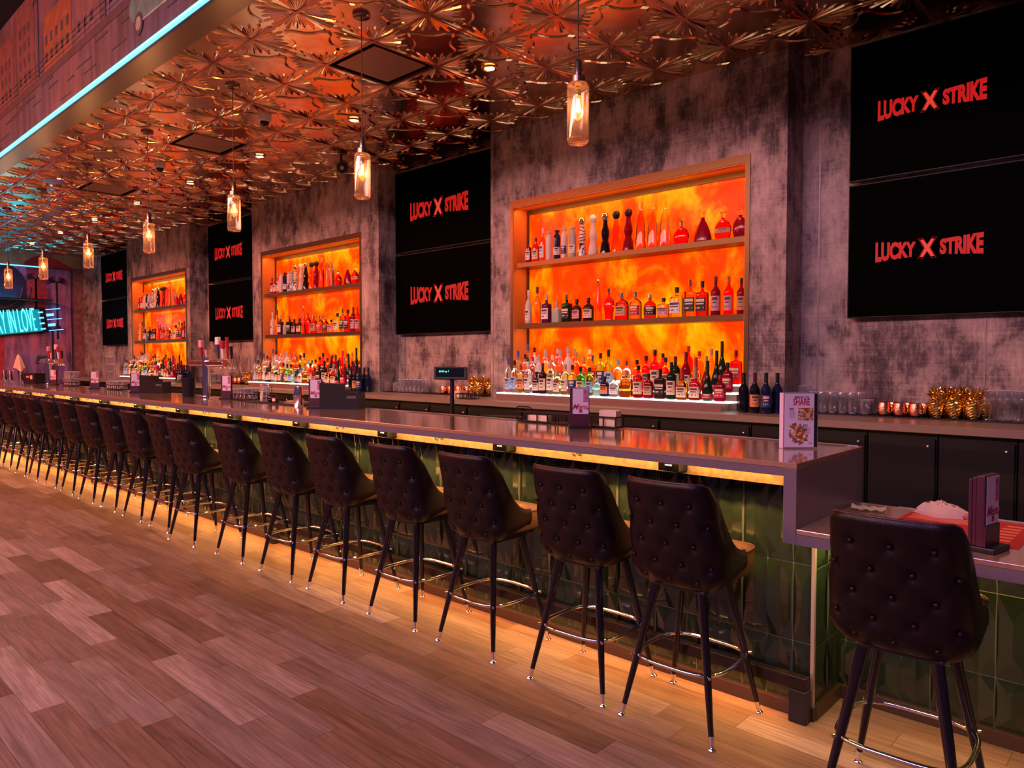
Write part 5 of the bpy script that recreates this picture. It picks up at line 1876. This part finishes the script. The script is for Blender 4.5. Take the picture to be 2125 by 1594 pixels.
# farther back counter: glass stacks, second terminal
gs = mk_glass('highball')
index_kids()
for l in range(3):
    for q in range(5):
        o = dup(gs, (-15.92 + q * .10, 5.13, ZK + .0015 + l * .152), 0)
        o['label'] = 'tall clear glass in the far stack, %s column, %s tier' % (ordn[q], ['bottom', 'middle', 'top'][l])
        o['group'] = 'stacked glasses at the far end'
for c in KIDS.get(gs.name, []):
    bpy.data.objects.remove(c)
bpy.data.objects.remove(gs)
t = thing('pole_terminal', 'small tilted black terminal on a pole beside the far glass racks', 'terminal', (-14.1, 3.60, 0))
MB().tube([(0, 0, .862), (0, 0, 1.40)], .018, 12).build('pole', BLACKM, t, 60)
MB().box(-.09, .09, -.07, .07, .842, .862, c=.004).build('foot_plate', BLACKM, t)
h_ = MB().box(-.14, .14, -.02, .02, -.07, .07, c=.006).build('screen_head', BLACKM, t)
h_.location = (0, -.02, 1.45)
h_.rotation_euler = (-.3, 0, .6)
MB().box(-.12, .12, -.0215, -.0195, -.055, .055).build('screen_glass', mat('dim_blue_screen', (.02, .03, .05), .15), h_)
t = wire_rack('straw_holder', 'small black wire holder on the back counter left of the lit steps', -5.42, 4.96, ZK + .0015, .24, .10, .05, 0, 4)
t = thing('napkin_stack', 'stack of cream napkins beside the small wire holder on the back counter', 'napkins', (-5.60, 5.05, ZK + .0005), .1)
for q in range(6):
    MB().box(0, .13, 0, .13, q * .012, q * .012 + .010, c=.002).build('napkin', PAPERC, t)

# ------------------------------------------------------------------ lower counter: mat, napkins, cutlery
t = thing('place_mat', 'red paper place mat with coral stripes on the lower counter', 'place mat', (-.86, 2.955, .8152))
MB().box(0, .44, 0, .455, 0, .0014).build('sheet', REDM, t)
m_ = MB()
for q in range(7):
    m_.box(.30 + .008 * q, .40, .04 + .055 * q, .065 + .055 * q, .0014, .0019)
for q in range(7):
    m_.box(.02, .02 + .25 - .02 * (q % 3), .30 + .018 * q, .308 + .018 * q, .0014, .0019)
m_.build('coral_print', CORAL, t)
t = thing('napkin', 'flat cream paper napkin beside the bar end panel on the lower counter', 'napkin', (-1.06, 3.25, .8154), .25)
m_ = MB()
n = 12
m_.ring_stack([[(i / n * .135, j * .09, .003 + .006 * math.sin(i * .9 + j) ** 2 + (.008 if i in (0, n) else 0)) for i in range(n + 1)] for j in (0, .5, 1)], closed=False, cap0=False, cap1=False)
m_.ring_stack([[(i / n * .135, j * .09, .0005) for i in range(n + 1)] for j in (0, 1)], closed=False, cap0=False, cap1=False)
m_.build('sheet', PAPERC, t, 60)
t = thing('cloth_napkin', 'crumpled peach cloth napkin on the far edge of the red place mat', 'napkin', (-.745, 3.375, .8168))
m_ = MB()
rg = random.Random(9)
rings = []
for q in range(9):
    f = q / 8
    r = (1 - f ** 1.7)
    rings.append([(.095 * r * (1 + .16 * math.sin(3 * a + q) + .12 * math.sin(7 * a + .8 * q)) * math.cos(a) * (1.15 if math.cos(a) > 0 else 1), .055 * r * (1 + .15 * math.cos(4 * a)) * math.sin(a), .001 + .055 * f ** .7 + (.007 * math.sin(5 * a + 2 * q) + .004 * math.sin(9 * a - 3 * q)) * min(1, f * 3)) for a in [2 * PI * k_ / 32 for k_ in range(32)]])
m_.ring_stack(rings)
m_.build('cloth', CLOTH, t, 50)
t = thing('fork', 'steel fork on the red place mat beside the menu holder', 'fork', (-.60, 3.00, .8172), .5)
MB().tube([(-.10, 0, .004), (-.03, 0, .006), (.03, 0, .010), (.05, 0, .006)], [.004, .003, .0025, .003], 8).build('handle', STEEL, t, 60)
m_ = MB()
for q in range(4):
    m_.tube([(.05, -.009 + q * .006, .006), (.085, -.009 + q * .006, .007)], .0014, 5)
m_.box(.045, .056, -.0105, .0105, .0045, .0075)
m_.build('tines', STEEL, t, 60)
